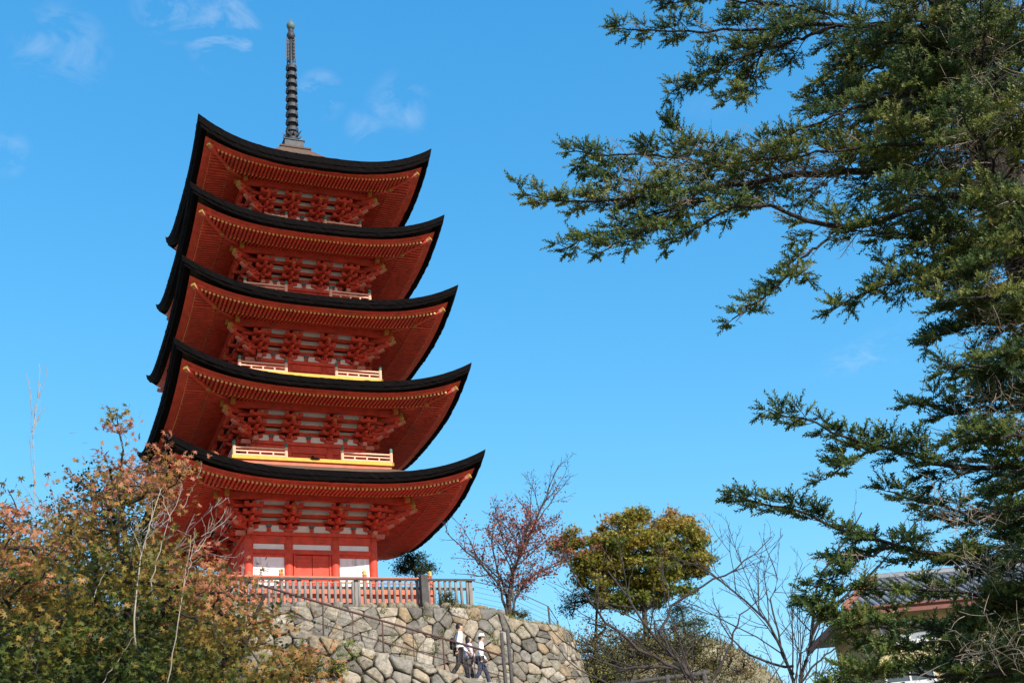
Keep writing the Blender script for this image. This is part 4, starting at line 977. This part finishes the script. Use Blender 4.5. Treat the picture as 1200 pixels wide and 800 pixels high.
bank_shrub('dark olive bush at the outer edge of the bank', 822, 780, 1.1, .9, OL)
bank_shrub('russet bush low on the outer slope of the bank', 855, 797, 1.1, .8, BR)
bank_shrub('brown and olive shrub on the crest between the two maples', 700, 764, .9, .8, BR+OL)
bank_shrub('grey-green bush halfway up the bank below the round maple', 785, 768, 1.2, 1.0, PG+OL, 2400)
bank_shrub('tawny bush on the slope between the olive and the grey-green bushes', 762, 772, .9, .8, BR+YG[:1], 1800)
bank_shrub('thin russet bush between the wall end and the dark rail', 690, 800, .55, .7, BR, 1100)
bank_shrub('rust-tinged bush on the crest at the outer side of the round maple', 800, 772, 1.0, .9, BR+OL, 2200)
bank_shrub('low green bush on the outer slope before the yellow house', 810, 800, 1.1, .7, OL+BR[:1], 2000)
shrub('yellow-green bush spilling from the stones of the stairway edge', 404, 764, -9.75, .42, .30, YG, 1500, .05)
shrub('small fern-like bush growing on the stairway wall', 392, 780, -10.2, .30, .25, YG, 700, .05)
shrub('dark green bush growing at the foot of the wall, half behind the maple', 345, 775, -10.3, .75, .45, [(.03, .05, .012), (.07, .09, .02), (.16, .15, .03)], 2600, .055)
shrub('green shrub before the picket fence between the broad post and the fence end', 522, 703, -5.95, .45, .32, OL+PG[:1], 1300, .05)
shrub('low tufty bush on the grass edge of the wall', 533, 714, -6.1, .45, .20, OL, 900, .045)
shrub('small dark shrub at the foot of the red-leaved cherry', 608, 720, -5.6, .45, .22, OL+DKG[2:], 900, .045)
def pine(label, u, v, Y, blobs, n=2600, pal=PG):
    c = atY(u, v, Y); g = gr(c[0], Y) if not (-8 < c[0] < 7.5 and -6 < Y < 9) else -2.2; base = np.array([c[0], Y, min(g, c[2]-.6)])
    crown_tree('pine_tree', label, base, [el(*b) for b in blobs], pal, .11, n, .09, 'darkbark', (np.array([(0, 0, 0), (.16, .5, 0), (0, 1, 0), (-.16, .5, 0)]), np.array([(0, 1, 2), (0, 2, 3)])), ncl=40, clr=.36, up=.2)
pine('small dark pine with a leaning top behind the corner of the veranda', 486, 680, 2.5, [(484, 655, 2.5, .45, .4, .3), (489, 667, 2.5, .75, .6, .25), (477, 663, 2.5, .45, .4, .25)], 4200, DKG+PG[:1])
pine('dark pine standing behind the bare boughs beside the round maple', 688, 735, 1.0, [(700, 700, 1, 1.3, 1.0, .45), (672, 712, 1, .6, .6, .4), (735, 705, 1, 1.0, 1.0, .35)], 4200, DKG)
pine('pale green round-topped pine below the outer side of the round maple', 800, 745, .5, [(800, 722, .5, .8, .7, .5), (815, 735, .5, .6, .6, .5)], 3000, PG)

# grass along the top edge of the wall
n = 10500; sg = np.concatenate([rng.uniform(12.9, S2+.3, 8600), rng.uniform(5, 13, 1900)]); gp_ = np.array([wpt(s_, 0, -rng.uniform(.05, 1.0)) for s_ in sg]); gp_[:, 2] += -.02
bl = (np.array([(-.06, 0, 0), (.06, 0, 0), (.02, 0, 1.0)]), np.array([(0, 1, 2)])); d = unit(rng.normal(size=(n, 3))*.5+np.array([0, 0, .9])); x, y, z = frame(d)
pt = rng.random(n)
o = link('grass', scatter('grass', bl[0], bl[1], gp_, x, y, z, rng.uniform(.08, .24, n), lerpcol([(.12, .14, .03), (.26, .24, .06), (.36, .29, .12), (.30, .20, .09)], np.clip(pt*.6+.4*np.sin(sg*2.1)**2, 0, 1)), 'grass'), kind='stuff')
o['label'] = 'dry yellow-green grass along the top edge of the stone wall'; o['category'] = 'grass'
wv, wc = [], []
for _ in range(70):
    s_, v_ = rng.uniform(5.5, S1+3.6), rng.uniform(.1, 2.6); c = np.array(wpt(s_, v_, .02)); m_ = int(rng.uniform(20, 60)); wv.append(c+rng.normal(size=(m_, 3))*np.array([.09, .05, .05])); wc.append(lerpcol([(.07, .09, .02), (.16, .17, .04), (.25, .19, .07)], np.clip(rng.random()+rng.normal(size=m_)*.1, 0, 1)))
wv = np.concatenate(wv); wc = np.concatenate(wc); x, y, z = frame(unit(rng.normal(size=wv.shape)*.6+np.array([0, -.5, .6])))
o = link('weeds', scatter('weeds', bl[0]*np.array([1.6, 1, 1]), bl[1], wv, x, y, z, rng.uniform(.05, .16, len(wv)), wc, 'grass'), kind='stuff'); o['label'] = 'small weeds and moss tufts growing in the joints of the stone wall'; o['category'] = 'weeds'
# grass and litter on the bank
n = 12000; gxx, gyy = rng.uniform(8.5, 21, n), rng.uniform(-12, 0, n); gz = H0(gxx, gyy); d = unit(rng.normal(size=(n, 3))*.5+np.array([0, -.2, .8])); x, y, z = frame(d)
o = link('grass', scatter('grass', bl[0], bl[1], np.stack([gxx, gyy, gz-.03], 1), x, y, z, rng.uniform(.15, .45, n), lerpcol([(.08, .09, .02), (.18, .14, .05), (.25, .17, .07)], rng.random(n)), 'grass'), kind='stuff')
o['label'] = 'brownish dry grass covering the bank beyond the wall'; o['category'] = 'grass'

# ------------------------------------------------------------------ bare cherry trees before the bank
def pts(L, D0): return [atD(u, v, D0+(dd[0] if dd else 0)) for u, v, *dd in L]
D = 24.0; b0 = atD(838, 860, D); b0[2] = gr(b0[0], b0[1])
bare_tree('cherry_tree', 'leafless dark cherry whose boughs arch in front of the stone wall end', 'tree', b0,
    [([b0, atD(836, 900, D)]+pts([(826, 815), (800, 780), (765, 745), (735, 705), (712, 668)], D), .13), (pts([(815, 795), (770, 770), (725, 745), (690, 700, -1), (655, 640, -1.4)], D), .075),
     (pts([(800, 780), (760, 785), (715, 782), (672, 760), (640, 728)], D), .06), (pts([(770, 750), (790, 700), (840, 680), (880, 655), (905, 628)], D), .06),
     (pts([(822, 812), (850, 770), (860, 730), (900, 690)], D), .055), (pts([(740, 712), (735, 680), (745, 655)], D), .03), (pts([(745, 800), (700, 800), (660, 770), (640, 740)], D-1), .04)],
    .1, 3, 3.0, .42, (22, 60), .14, 'darkbark', minr=.0042)
D = 27.0; b0 = atD(930, 900, D); b0[2] = gr(b0[0], b0[1])
bare_tree('cherry_tree', 'leafless grey-brown cherry standing before the yellow house', 'tree', b0,
    [([b0]+pts([(938, 820), (925, 760), (890, 715), (850, 690), (815, 650), (795, 640)], D), .11), (pts([(935, 810), (955, 750), (950, 690), (985, 640), (1010, 600)], D), .09), (pts([(930, 780), (880, 770), (850, 740), (835, 700)], D), .06), (pts([(950, 740), (1000, 690), (1050, 640), (1090, 590)], D+1), .06), (pts([(938, 800), (975, 760), (1010, 740)], D), .05), (pts([(930, 790), (905, 730), (910, 670), (895, 630)], D), .05)],
    .1, 3, 2.6, .42, (22, 60), .16, 'darkbark', minr=.005)
# dark rail of the lower path
p0, p1 = atD(690, 806, 27), atD(832, 787, 27); bp = thing('path_rail', 'dark timber rail on short posts at the foot of the bank', 'railing', (p0[0], p0[1], gr(p0[0], p0[1])))
lo = (-p0[0], -p0[1], -gr(p0[0], p0[1]))
link('rail', MB().tube([p0, p1], .045, 8).mesh('rail', 'postwood', True), bp, lo)
for t_ in (.05, .35, .65, .95):
    q = p0+(p1-p0)*t_; link('rail_post', MB().tube([q+np.array((0, 0, .06)), (q[0], q[1], gr(q[0], q[1])-.2)], .05, 8).mesh('rail_post', 'postwood', True), bp, lo)

# ------------------------------------------------------------------ yellow house at the right
M['ywall'] = mat('yellow_render', (.42, .33, .17), .9, .15, 2.0, .2, 30, dark=(.36, .27, .13), dscale=.8, damt=.4)
M['tile'] = mat('grey_roof_tile', (.17, .175, .19), .55, .25, 6, .2, 30); M['fascia'] = mat('brown_fascia', (.17, .065, .05), .7, .2, 5); M['ridge'] = mat('red_ridge_tile', (.24, .10, .06), .7, .3, 8)
M['frame'] = mat('white_window_frame', (.48, .48, .47), .5, .05, 4); M['glass'] = mat('window_glass', (.035, .045, .05), .08, .1, 3, spec=.9); M['curtain'] = mat('pale_blind', (.26, .28, .31), .8, .1, 6)
eL = atD(1000, 712, 46); zE = eL[2]; dR = ray(1200, 694); tR = (zE-CAM[2])/dR[2]; eR = CAM+dR*tR
ex = unit(eR-eL); ex[2] = 0; ex = unit(ex); ny = np.array([ex[1], -ex[0], 0]);  ny = ny if ny@(CAM-eL) > 0 else -ny
hg = gr(eL[0], eL[1])-.3
house = thing('house', 'yellow rendered house with grey tiled roof and white windows behind the fir branches', 'house', (eL[0], eL[1], hg))
house.rotation_euler.z = math.atan2(ex[1], ex[0])
hz = lambda z: z-hg
LEN, DEP, OV = 12.0, 7.0, .75
def hface(u, v, off=OV):
    """local (along, up) where a sighting meets the facade"""
    o_ = eL-ny*off; d_ = ray(u, v); t_ = ((o_-CAM)@ny)/(d_@ny); q = CAM+d_*t_; return (q-eL)@ex, q[2]-hg
sgn = 1 if np.cross(ex, -ny)[2] > 0 else -1      # local +y points into the house
E_ = hz(zE)
def hm(name, b_, m_, par=house): return link(name, b_.mesh(name, m_), par)
wall_o = hm('wall', MB().box(.75, LEN-.75, OV, DEP-OV, 0, E_+.05), 'ywall')
rf = MB(); rise_ = 1.75; ym = DEP/2
rf.add([(-.2, 0, E_), (LEN, 0, E_), (LEN-2.2, ym, E_+rise_), (2.0, ym, E_+rise_), (-.2, DEP, E_), (LEN, DEP, E_)], [(0,1,2,3), (5,4,3,2), (4,0,3), (1,5,2)])
rf.add([(-.2, 0, E_-.02), (LEN, 0, E_-.02), (LEN, DEP, E_-.02), (-.2, DEP, E_-.02)], [(3,2,1,0)])
roof_h = hm('roof', rf, 'tile')
for k in range(41):
    x = -.05+.295*k; t_ = min(1, max(.05, (x+.2)/2.2), max(.05, (LEN-x)/2.2))
    hm('tile_row', MB().tube([(x, -.03, E_+.03), (x, ym*t_, E_+.03+rise_*t_)], .062, 6), 'tile', roof_h)
hm('ridge', MB().tube([(1.9, ym, E_+rise_+.08), (LEN-2.1, ym, E_+rise_+.08)], .16, 8), 'tile', roof_h)
hm('hip_ridge', MB().tube([(-.3, -.05, E_+.08), (2.0, ym, E_+rise_+.08)], .13, 8), 'ridge', roof_h)
for k in range(7): hm('hip_tile', rock_mesh(.3, .26, .2), 'ridge', roof_h).location = (-.28+k*.2, -.03+k*.3, E_+.10+k*.16)
hm('fascia', MB().box(-.25, LEN+.05, -.06, -.004, E_-.30, E_-.01), 'fascia', roof_h); hm('fascia', MB().box(-.26, -.21, -.004, DEP, E_-.30, E_-.01), 'fascia', roof_h)
hm('gutter', MB().tube([(-.25, -.12, E_-.05), (LEN, -.12, E_-.05)], .055, 6), 'fascia', roof_h)
for (ua, va, ub, vb), gl in (((1036, 728, 1092, 752), 'curtain'), ((1108, 754, 1130, 775), 'glass'), ((1152, 750, 1184, 771), 'curtain'), ((1040, 775, 1090, 800), 'glass')):
    a0, a1 = hface(ua, vb), hface(ub, va); x0, x1, z0_, z1_ = a0[0], a1[0], a0[1], a1[1]; yy = OV
    wn = hm('window', MB().box(x0, x1, yy-.03, yy-.004, z0_, z1_), gl); xm = (x0+x1)/2
    for bx_ in ((x0-.07, x0, z0_-.07, z1_+.07), (x1, x1+.07, z0_-.07, z1_+.07), (xm-.035, xm+.035, z0_, z1_), (x0, x1, z1_, z1_+.07), (x0, x1, z0_-.07, z0_)):
        hm('window_frame', MB().box(bx_[0], bx_[1], yy-.07, yy-.004, bx_[2], bx_[3]), 'frame', wn)
    hm('window_sill', MB().box(x0-.1, x1+.1, yy-.14, yy-.004, z0_-.14, z0_-.072), 'frame', wn)
#==FIR==
# ------------------------------------------------------------------ big fir at the right, its boughs reaching across the sky
TX, TY = atD(1185, 230, 14)[:2]; tg = gr(TX, TY)
fir, fl_ = plant('fir_tree', 'large dark fir tree with long irregular boughs and dead twigs hanging over the view', 'tree', (TX, TY, tg))
def tz(v): return float(atD(1185, v, 14)[2])
fw_, dw_ = Wood(), Wood(); S_p, S_d, S_l, S_c = [], [], [], []
trunk_pts = np.array([(TX+.06*math.sin(k*.7), TY+.05*math.cos(k*.9), tg-.2+k*1.55) for k in range(14)])
fw_.addr(trunk_pts, np.linspace(.40, .10, 14), 12)
UPV = np.array([0, 0, 1.])
def shoots(P, tint, cover=(.1, 1.0), step=.055, ln=(.055, .10), side=True, dead=0.0):
    """needle shoots left, right and ahead along a twig"""
    L = plen(P); n = max(2, int(L*(cover[1]-cover[0])/step)); d_end = unit(P[-1]-P[-2])
    for k in range(n):
        t = cover[0]+(cover[1]-cover[0])*(k+rng.random()*.6)/n; i = t*(len(P)-1); a = int(min(i, len(P)-2)); p = P[a]+(P[a+1]-P[a])*(i-a); d = unit(P[a+1]-P[a])
        sd = unit(np.cross(d, UPV)); s_ = 1 if k % 2 else -1
        q = unit(d*.75+sd*s_*.75+UPV*rng.uniform(-.05, .45)+rng.normal(size=3)*.14)
        l = rng.uniform(*ln)*(1.15-.35*t); S_p.append(p); S_d.append(q); S_l.append(l); S_c.append(tint)
        S_p.append(p); S_d.append(unit(d+UPV*.12+rng.normal(size=3)*.1)); S_l.append(l*.8); S_c.append(tint)
    S_p.append(P[-1]-d_end*.01); S_d.append(d_end); S_l.append(ln[1]); S_c.append(tint)
def bough(P, r0, Lmax=.85, dens=11, start=.12, dead=.25, tint=None, droop=.0):
    P = resample(P, 22); P[2:-1] += rng.normal(size=(19, 3))*.018; fw_.addr(P, np.linspace(r0, .007, 22), 6)
    L = plen(P); n = int(L*dens); base_t = tint if tint is not None else rng.uniform(.25, .75)
    for k in range(n):
        t = start+(1-start)*(k+rng.random())/n; i = t*21; a = int(min(i, 20)); p = P[a]+(P[a+1]-P[a])*(i-a); d = unit(P[a+1]-P[a])
        sd = unit(np.cross(d, UPV)); s_ = 1 if k % 2 else -1
        q = unit(d*rng.uniform(.55, .95)+sd*s_*rng.uniform(.6, 1.0)+UPV*rng.normal(0, .20)-UPV*droop)
        l = Lmax*(1.05-.80*t)*rng.uniform(.55, 1.15); l = max(l, .14); pts_ = [p]; dd = q.copy()
        for j in range(5): dd = unit(dd+rng.normal(size=3)*.09+UPV*.03*(1 if t > .5 else -.4)); pts_.append(pts_[-1]+dd*l/5)
        B = np.array(pts_); tb = np.clip(base_t+rng.normal()*.16, 0, 1)
        isdead = rng.random() < dead*(1-t)*1.6
        (dw_ if isdead else fw_).addr(B, np.linspace(.010 if l > .5 else .006, .0028, 6), 3)
        m = int(l/.070)
        for j in range(m):
            tt = .18+.8*(j+rng.random()*.7)/m; i2 = tt*5; a2 = int(min(i2, 4)); p2 = B[a2]+(B[a2+1]-B[a2])*(i2-a2); d2 = unit(B[a2+1]-B[a2]); sd2 = unit(np.cross(d2, UPV+rng.normal(size=3)*.15)); s2 = 1 if j % 2 else -1
            q2 = unit(d2*.8+sd2*s2*.8+UPV*rng.uniform(-.15, .25)+rng.normal(size=3)*.1); l2 = max(.07, l*.36*(1.1-.7*tt))*rng.uniform(.6, 1.15)
            C_ = np.array([p2, p2+q2*l2*.5+rng.normal(size=3)*.008, p2+q2*l2+UPV*.01])
            if isdead:
                dw_.addr(C_+np.array([[0, 0, 0], [0, 0, -.01], [0, 0, -.04]])+rng.normal(size=(3, 3))*.02, np.array([.0035, .003, .002]), 3); continue
            fw_.addr(C_, np.array([.0035, .003, .0022]), 3)
            shoots(C_, np.clip(tb+rng.normal()*.12, 0, 1), (.12, 1.0), .078)
        if not isdead: shoots(B, tb, (.5, 1.0), .08)
def F_(L): return [atD(u, v, d) for u, v, d in L]
def from_trunk(z, L): return [np.array([TX, TY, z])]+F_(L)
BO = [
 (from_trunk(tz(222), [(1120, 212, 13.7), (1060, 198, 13.5), (940, 205, 13.2), (860, 214, 12.9), (760, 232, 12.6), (680, 236, 12.3), (612, 226, 12.1)]), .075, .80, .10, .5),
 (F_([(890, 218, 13), (800, 240, 12.7), (730, 264, 12.5), (655, 293, 12.3)]), .03, .55, .05, .25), (F_([(905, 207, 13.1), (820, 188, 12.9), (740, 182, 12.8), (668, 178, 12.6)]), .03, .62, .05, .35), (F_([(870, 212, 13), (815, 170, 13.2), (780, 142, 13.3)]), .025, .5, .1, .2),
 (F_([(760, 232, 12.6), (720, 205, 12.4), (680, 190, 12.3)]), .02, .5, .05, .2), (F_([(820, 225, 12.7), (780, 252, 12.4), (740, 280, 12.3), (700, 296, 12.2)]), .02, .5, .05, .3),
 (from_trunk(tz(240), [(1110, 229, 13.4), (1060, 250, 13), (1010, 266, 12.7), (960, 262, 12.5), (900, 238, 12.3), (845, 248, 12.1), (785, 284, 12)]), .072, .62, .30, .35),
 (F_([(985, 266, 12.6), (955, 290, 12.4), (925, 320, 12.3), (895, 350, 12.2), (858, 374, 12)]), .022, .42, .12, .3),
 (from_trunk(tz(50), [(1100, 36, 14.3), (1040, 28, 14), (940, 30, 13.6), (860, 36, 13.3), (790, 38, 13.1), (720, 33, 12.9)]), .055, .68, .2, .3),
 (F_([(980, 30, 13.7), (890, 60, 13.3), (830, 84, 13.1), (785, 106, 13)]), .03, .60, .1, .3), (F_([(1010, 22, 14), (910, 6, 13.8), (830, -4, 13.6), (770, 4, 13.5)]), .03, .6, .1, .2), (F_([(1040, 30, 14), (1000, 70, 13.6), (960, 95, 13.4)]), .03, .55, .1, .4), (F_([(900, 40, 13.5), (880, 90, 13.2), (850, 120, 13)]), .02, .5, .1, .3),
 (from_trunk(tz(140), [(1100, 105, 13.2), (1030, 115, 12.8), (960, 145, 12.5), (890, 170, 12.3)]), .05, .8, .15, .35), (from_trunk(tz(180), [(1110, 165, 13), (1040, 170, 12.6), (960, 178, 12.4), (870, 190, 12.2)]), .045, .72, .15, .5), (from_trunk(tz(110), [(1120, 60, 13.4), (1060, 50, 13), (1000, 52, 12.7)]), .045, .75, .1, .3),
 (from_trunk(tz(310), [(1120, 305, 13.2), (1070, 318, 12.8), (1020, 340, 12.5), (975, 364, 12.3)]), .04, .62, .15, .3), (from_trunk(tz(290), [(1120, 285, 13.1), (1070, 278, 12.8), (1020, 272, 12.6), (990, 272, 12.4)]), .035, .6, .2, .25), (from_trunk(tz(380), [(1150, 380, 13.3), (1110, 388, 12.9), (1084, 402, 12.6)]), .035, .6, .1, .25),
 (from_trunk(tz(540), [(1160, 550, 13.4), (1100, 545, 13), (1030, 524, 12.6), (960, 500, 12.4), (900, 478, 12.3)]), .045, .62, .15, .18), (from_trunk(tz(640), [(1190, 660, 13.6), (1110, 650, 13.1), (1040, 636, 12.8), (960, 610, 12.5), (905, 591, 12.3), (855, 579, 12.2)]), .045, .62, .15, .18),
 (from_trunk(tz(470), [(1150, 482, 13.3), (1105, 478, 12.9), (1070, 470, 12.6)]), .035, .6, .1, .2), (from_trunk(tz(735), [(1200, 755, 13.4), (1110, 742, 12.9), (1020, 726, 12.6), (935, 704, 12.3)]), .04, .60, .15, .25), (from_trunk(tz(780), [(1180, 790, 13), (1080, 792, 12.6), (1000, 780, 12.4)]), .04, .6, .1, .2),
 (from_trunk(tz(690), [(1160, 700, 13.2), (1080, 690, 12.8), (1000, 690, 12.5)]), .04, .7, .15, .3), (from_trunk(tz(760), [(1160, 770, 13), (1080, 760, 12.6), (1010, 750, 12.4)]), .04, .65, .2, .25), 
 (from_trunk(tz(260), [(1190, 285, 13.2), (1165, 300, 12.6), (1130, 318, 12.1)]), .035, .8, .2, .35), (from_trunk(tz(340), [(1200, 350, 13), (1160, 345, 12.4), (1105, 352, 12.1)]), .035, .75, .2, .3), (from_trunk(tz(420), [(1190, 430, 13), (1150, 425, 12.4), (1108, 434, 12.1)]), .035, .7, .2, .25), (from_trunk(tz(500), [(1200, 510, 13), (1160, 515, 12.4), (1115, 512, 12.1)]), .035, .7, .2, .3), (from_trunk(tz(235), [(1200, 240, 13), (1185, 232, 12.4), (1150, 225, 12)]), .03, .7, .3, .4),
 (F_([(1060, 800, 12.5), (1010, 812, 12.3), (975, 800, 12.2)]), .02, .6, .1, .3), (F_([(1050, 728, 12.6), (1000, 738, 12.4), (965, 722, 12.3)]), .02, .5, .1, .4),
 (F_([(1040, 640, 12.8), (990, 665, 12.5), (950, 690, 12.3)]), .02, .5, .1, .2), (from_trunk(tz(600), [(1150, 605, 13.2), (1090, 590, 12.9), (1040, 575, 12.7)]), .035, .6, .1, .2), (F_([(1030, 524, 12.6), (990, 545, 12.4), (965, 560, 12.3)]), .018, .4, .1, .2),
]
for P, r, lm, dead, tint in BO: bough(P, r*.8, lm*1.12, dead=dead+.16, tint=tint)
# the rest of the crown: whorls all round the trunk, kept on the tree's own side of the open sky
lim_v = [-400, 0, 60, 110, 200, 230, 300, 380, 420, 480, 560, 640, 720, 830]; lim_u = [900, 930, 960, 900, 900, 1010, 1030, 1075, 1100, 1080, 1085, 1060, 1010, 990]
nb = 0; tries = 0
while nb < 84 and tries < 3000:
    tries += 1
    z = rng.uniform(tz(830), tz(-60)); az = rng.uniform(0, 2*math.pi); L = rng.uniform(1.3, 3.0)*(1 if z < tz(200) else .8); dh = np.array([math.cos(az), math.sin(az), 0]); e = L*rng.uniform(-.12, .22)
    P = [np.array([TX, TY, z]), np.array([TX, TY, z])+dh*L*.35+UPV*.06, np.array([TX, TY, z])+dh*L*.7+UPV*e*.6, np.array([TX, TY, z])+dh*L+UPV*e]
    ok = True
    for q in P[1:]+[P[3]+dh*.3]:
        u, v = pj(q)
        if u < np.interp(v, lim_v, lim_u)+22: ok = False
    u, v = pj(P[3])
    if not ok or u > 1290 or v > 860 or v < -90: continue
    nb += 1; bough(P, .026, .8, 8.0, .10, .45, rng.uniform(.1, .5))
for u, v, d_, n_, sp_ in ((735, 222, 12.5, 120, .40), (800, 205, 12.7, 150, .45), (880, 190, 12.9, 160, .42), (920, 185, 12.6, 90, .3), (960, 205, 12.8, 90, .35), (1140, 60, 13.0, 120, .45), (1170, 110, 12.8, 140, .45), (1130, 170, 12.8, 120, .4), (1165, 300, 13.0, 100, .4), (1135, 345, 12.5, 110, .35), (1170, 395, 12.7, 110, .45), (1150, 470, 12.8, 90, .4), (1110, 600, 12.7, 80, .4), (1165, 660, 12.6, 90, .4), (1160, 760, 12.3, 120, .45)):
    c = atD(u, v, d_); main = unit(rng.normal(size=3)*np.array([1, 1, .35]))
    for _ in range(n_):
        p = c+rng.normal(size=3)*np.array([sp_, sp_, sp_*.5])*.55; q = unit(main*rng.choice([-1, 1])*.6+rng.normal(size=3)*.7); l = rng.uniform(.10, .36); pts_ = [p]
        for _k in range(3): q = unit(q+rng.normal(size=3)*.28+np.array([0, 0, -.08])); pts_.append(pts_[-1]+q*l/3)
        dw_.addr(np.array(pts_), np.array([.0042, .0036, .0028, .0018]), 3)
# needle shoot template: needles all round, swept forward and up
tv2, tf2 = [], []
for k in range(15):
    t = .05+.95*k/15; a = k*2.399; dirr = np.array([math.cos(a), math.sin(a)]); nl = .27*(1-.35*t); b0 = np.array([0, 0, t*.92]); out_d = np.array([dirr[0]*.8, dirr[1]*.8, .62]); sdv = np.array([-dirr[1], dirr[0], 0])*.056
    o_ = len(tv2); tv2 += [b0+sdv, b0-sdv, b0+out_d*nl+sdv*.35, b0+out_d*nl-sdv*.35]; tf2 += [(o_, o_+1, o_+2), (o_+1, o_+3, o_+2)]
tv2 = np.array(tv2); tf2 = np.array(tf2)
S_p, S_d, S_l, S_c = np.array(S_p), np.array(S_d), np.array(S_l), np.array(S_c)
if len(S_p) > 66000:
    k = rng.permutation(len(S_p))[:66000]; S_p, S_d, S_l, S_c = S_p[k], S_d[k], S_l[k], S_c[k]
x, y, z = frame(S_d)
cols = lerpcol([(.036, .066, .018), (.080, .112, .026), (.145, .165, .034), (.225, .210, .045), (.31, .24, .06)], np.clip(S_c*.85+rng.normal(size=len(S_c))*.08, 0, 1))
link('crown', scatter('crown', tv2, tf2, S_p, x, y, z, S_l*1.75, cols, 'needle'), fir, fl_, kind='stuff')
link('trunk', fw_.mesh('trunk', 'trunk'), fir, fl_)
link('dead_twig', dw_.mesh('dead_twig', 'deadtwig'), fir, fl_, kind='stuff')
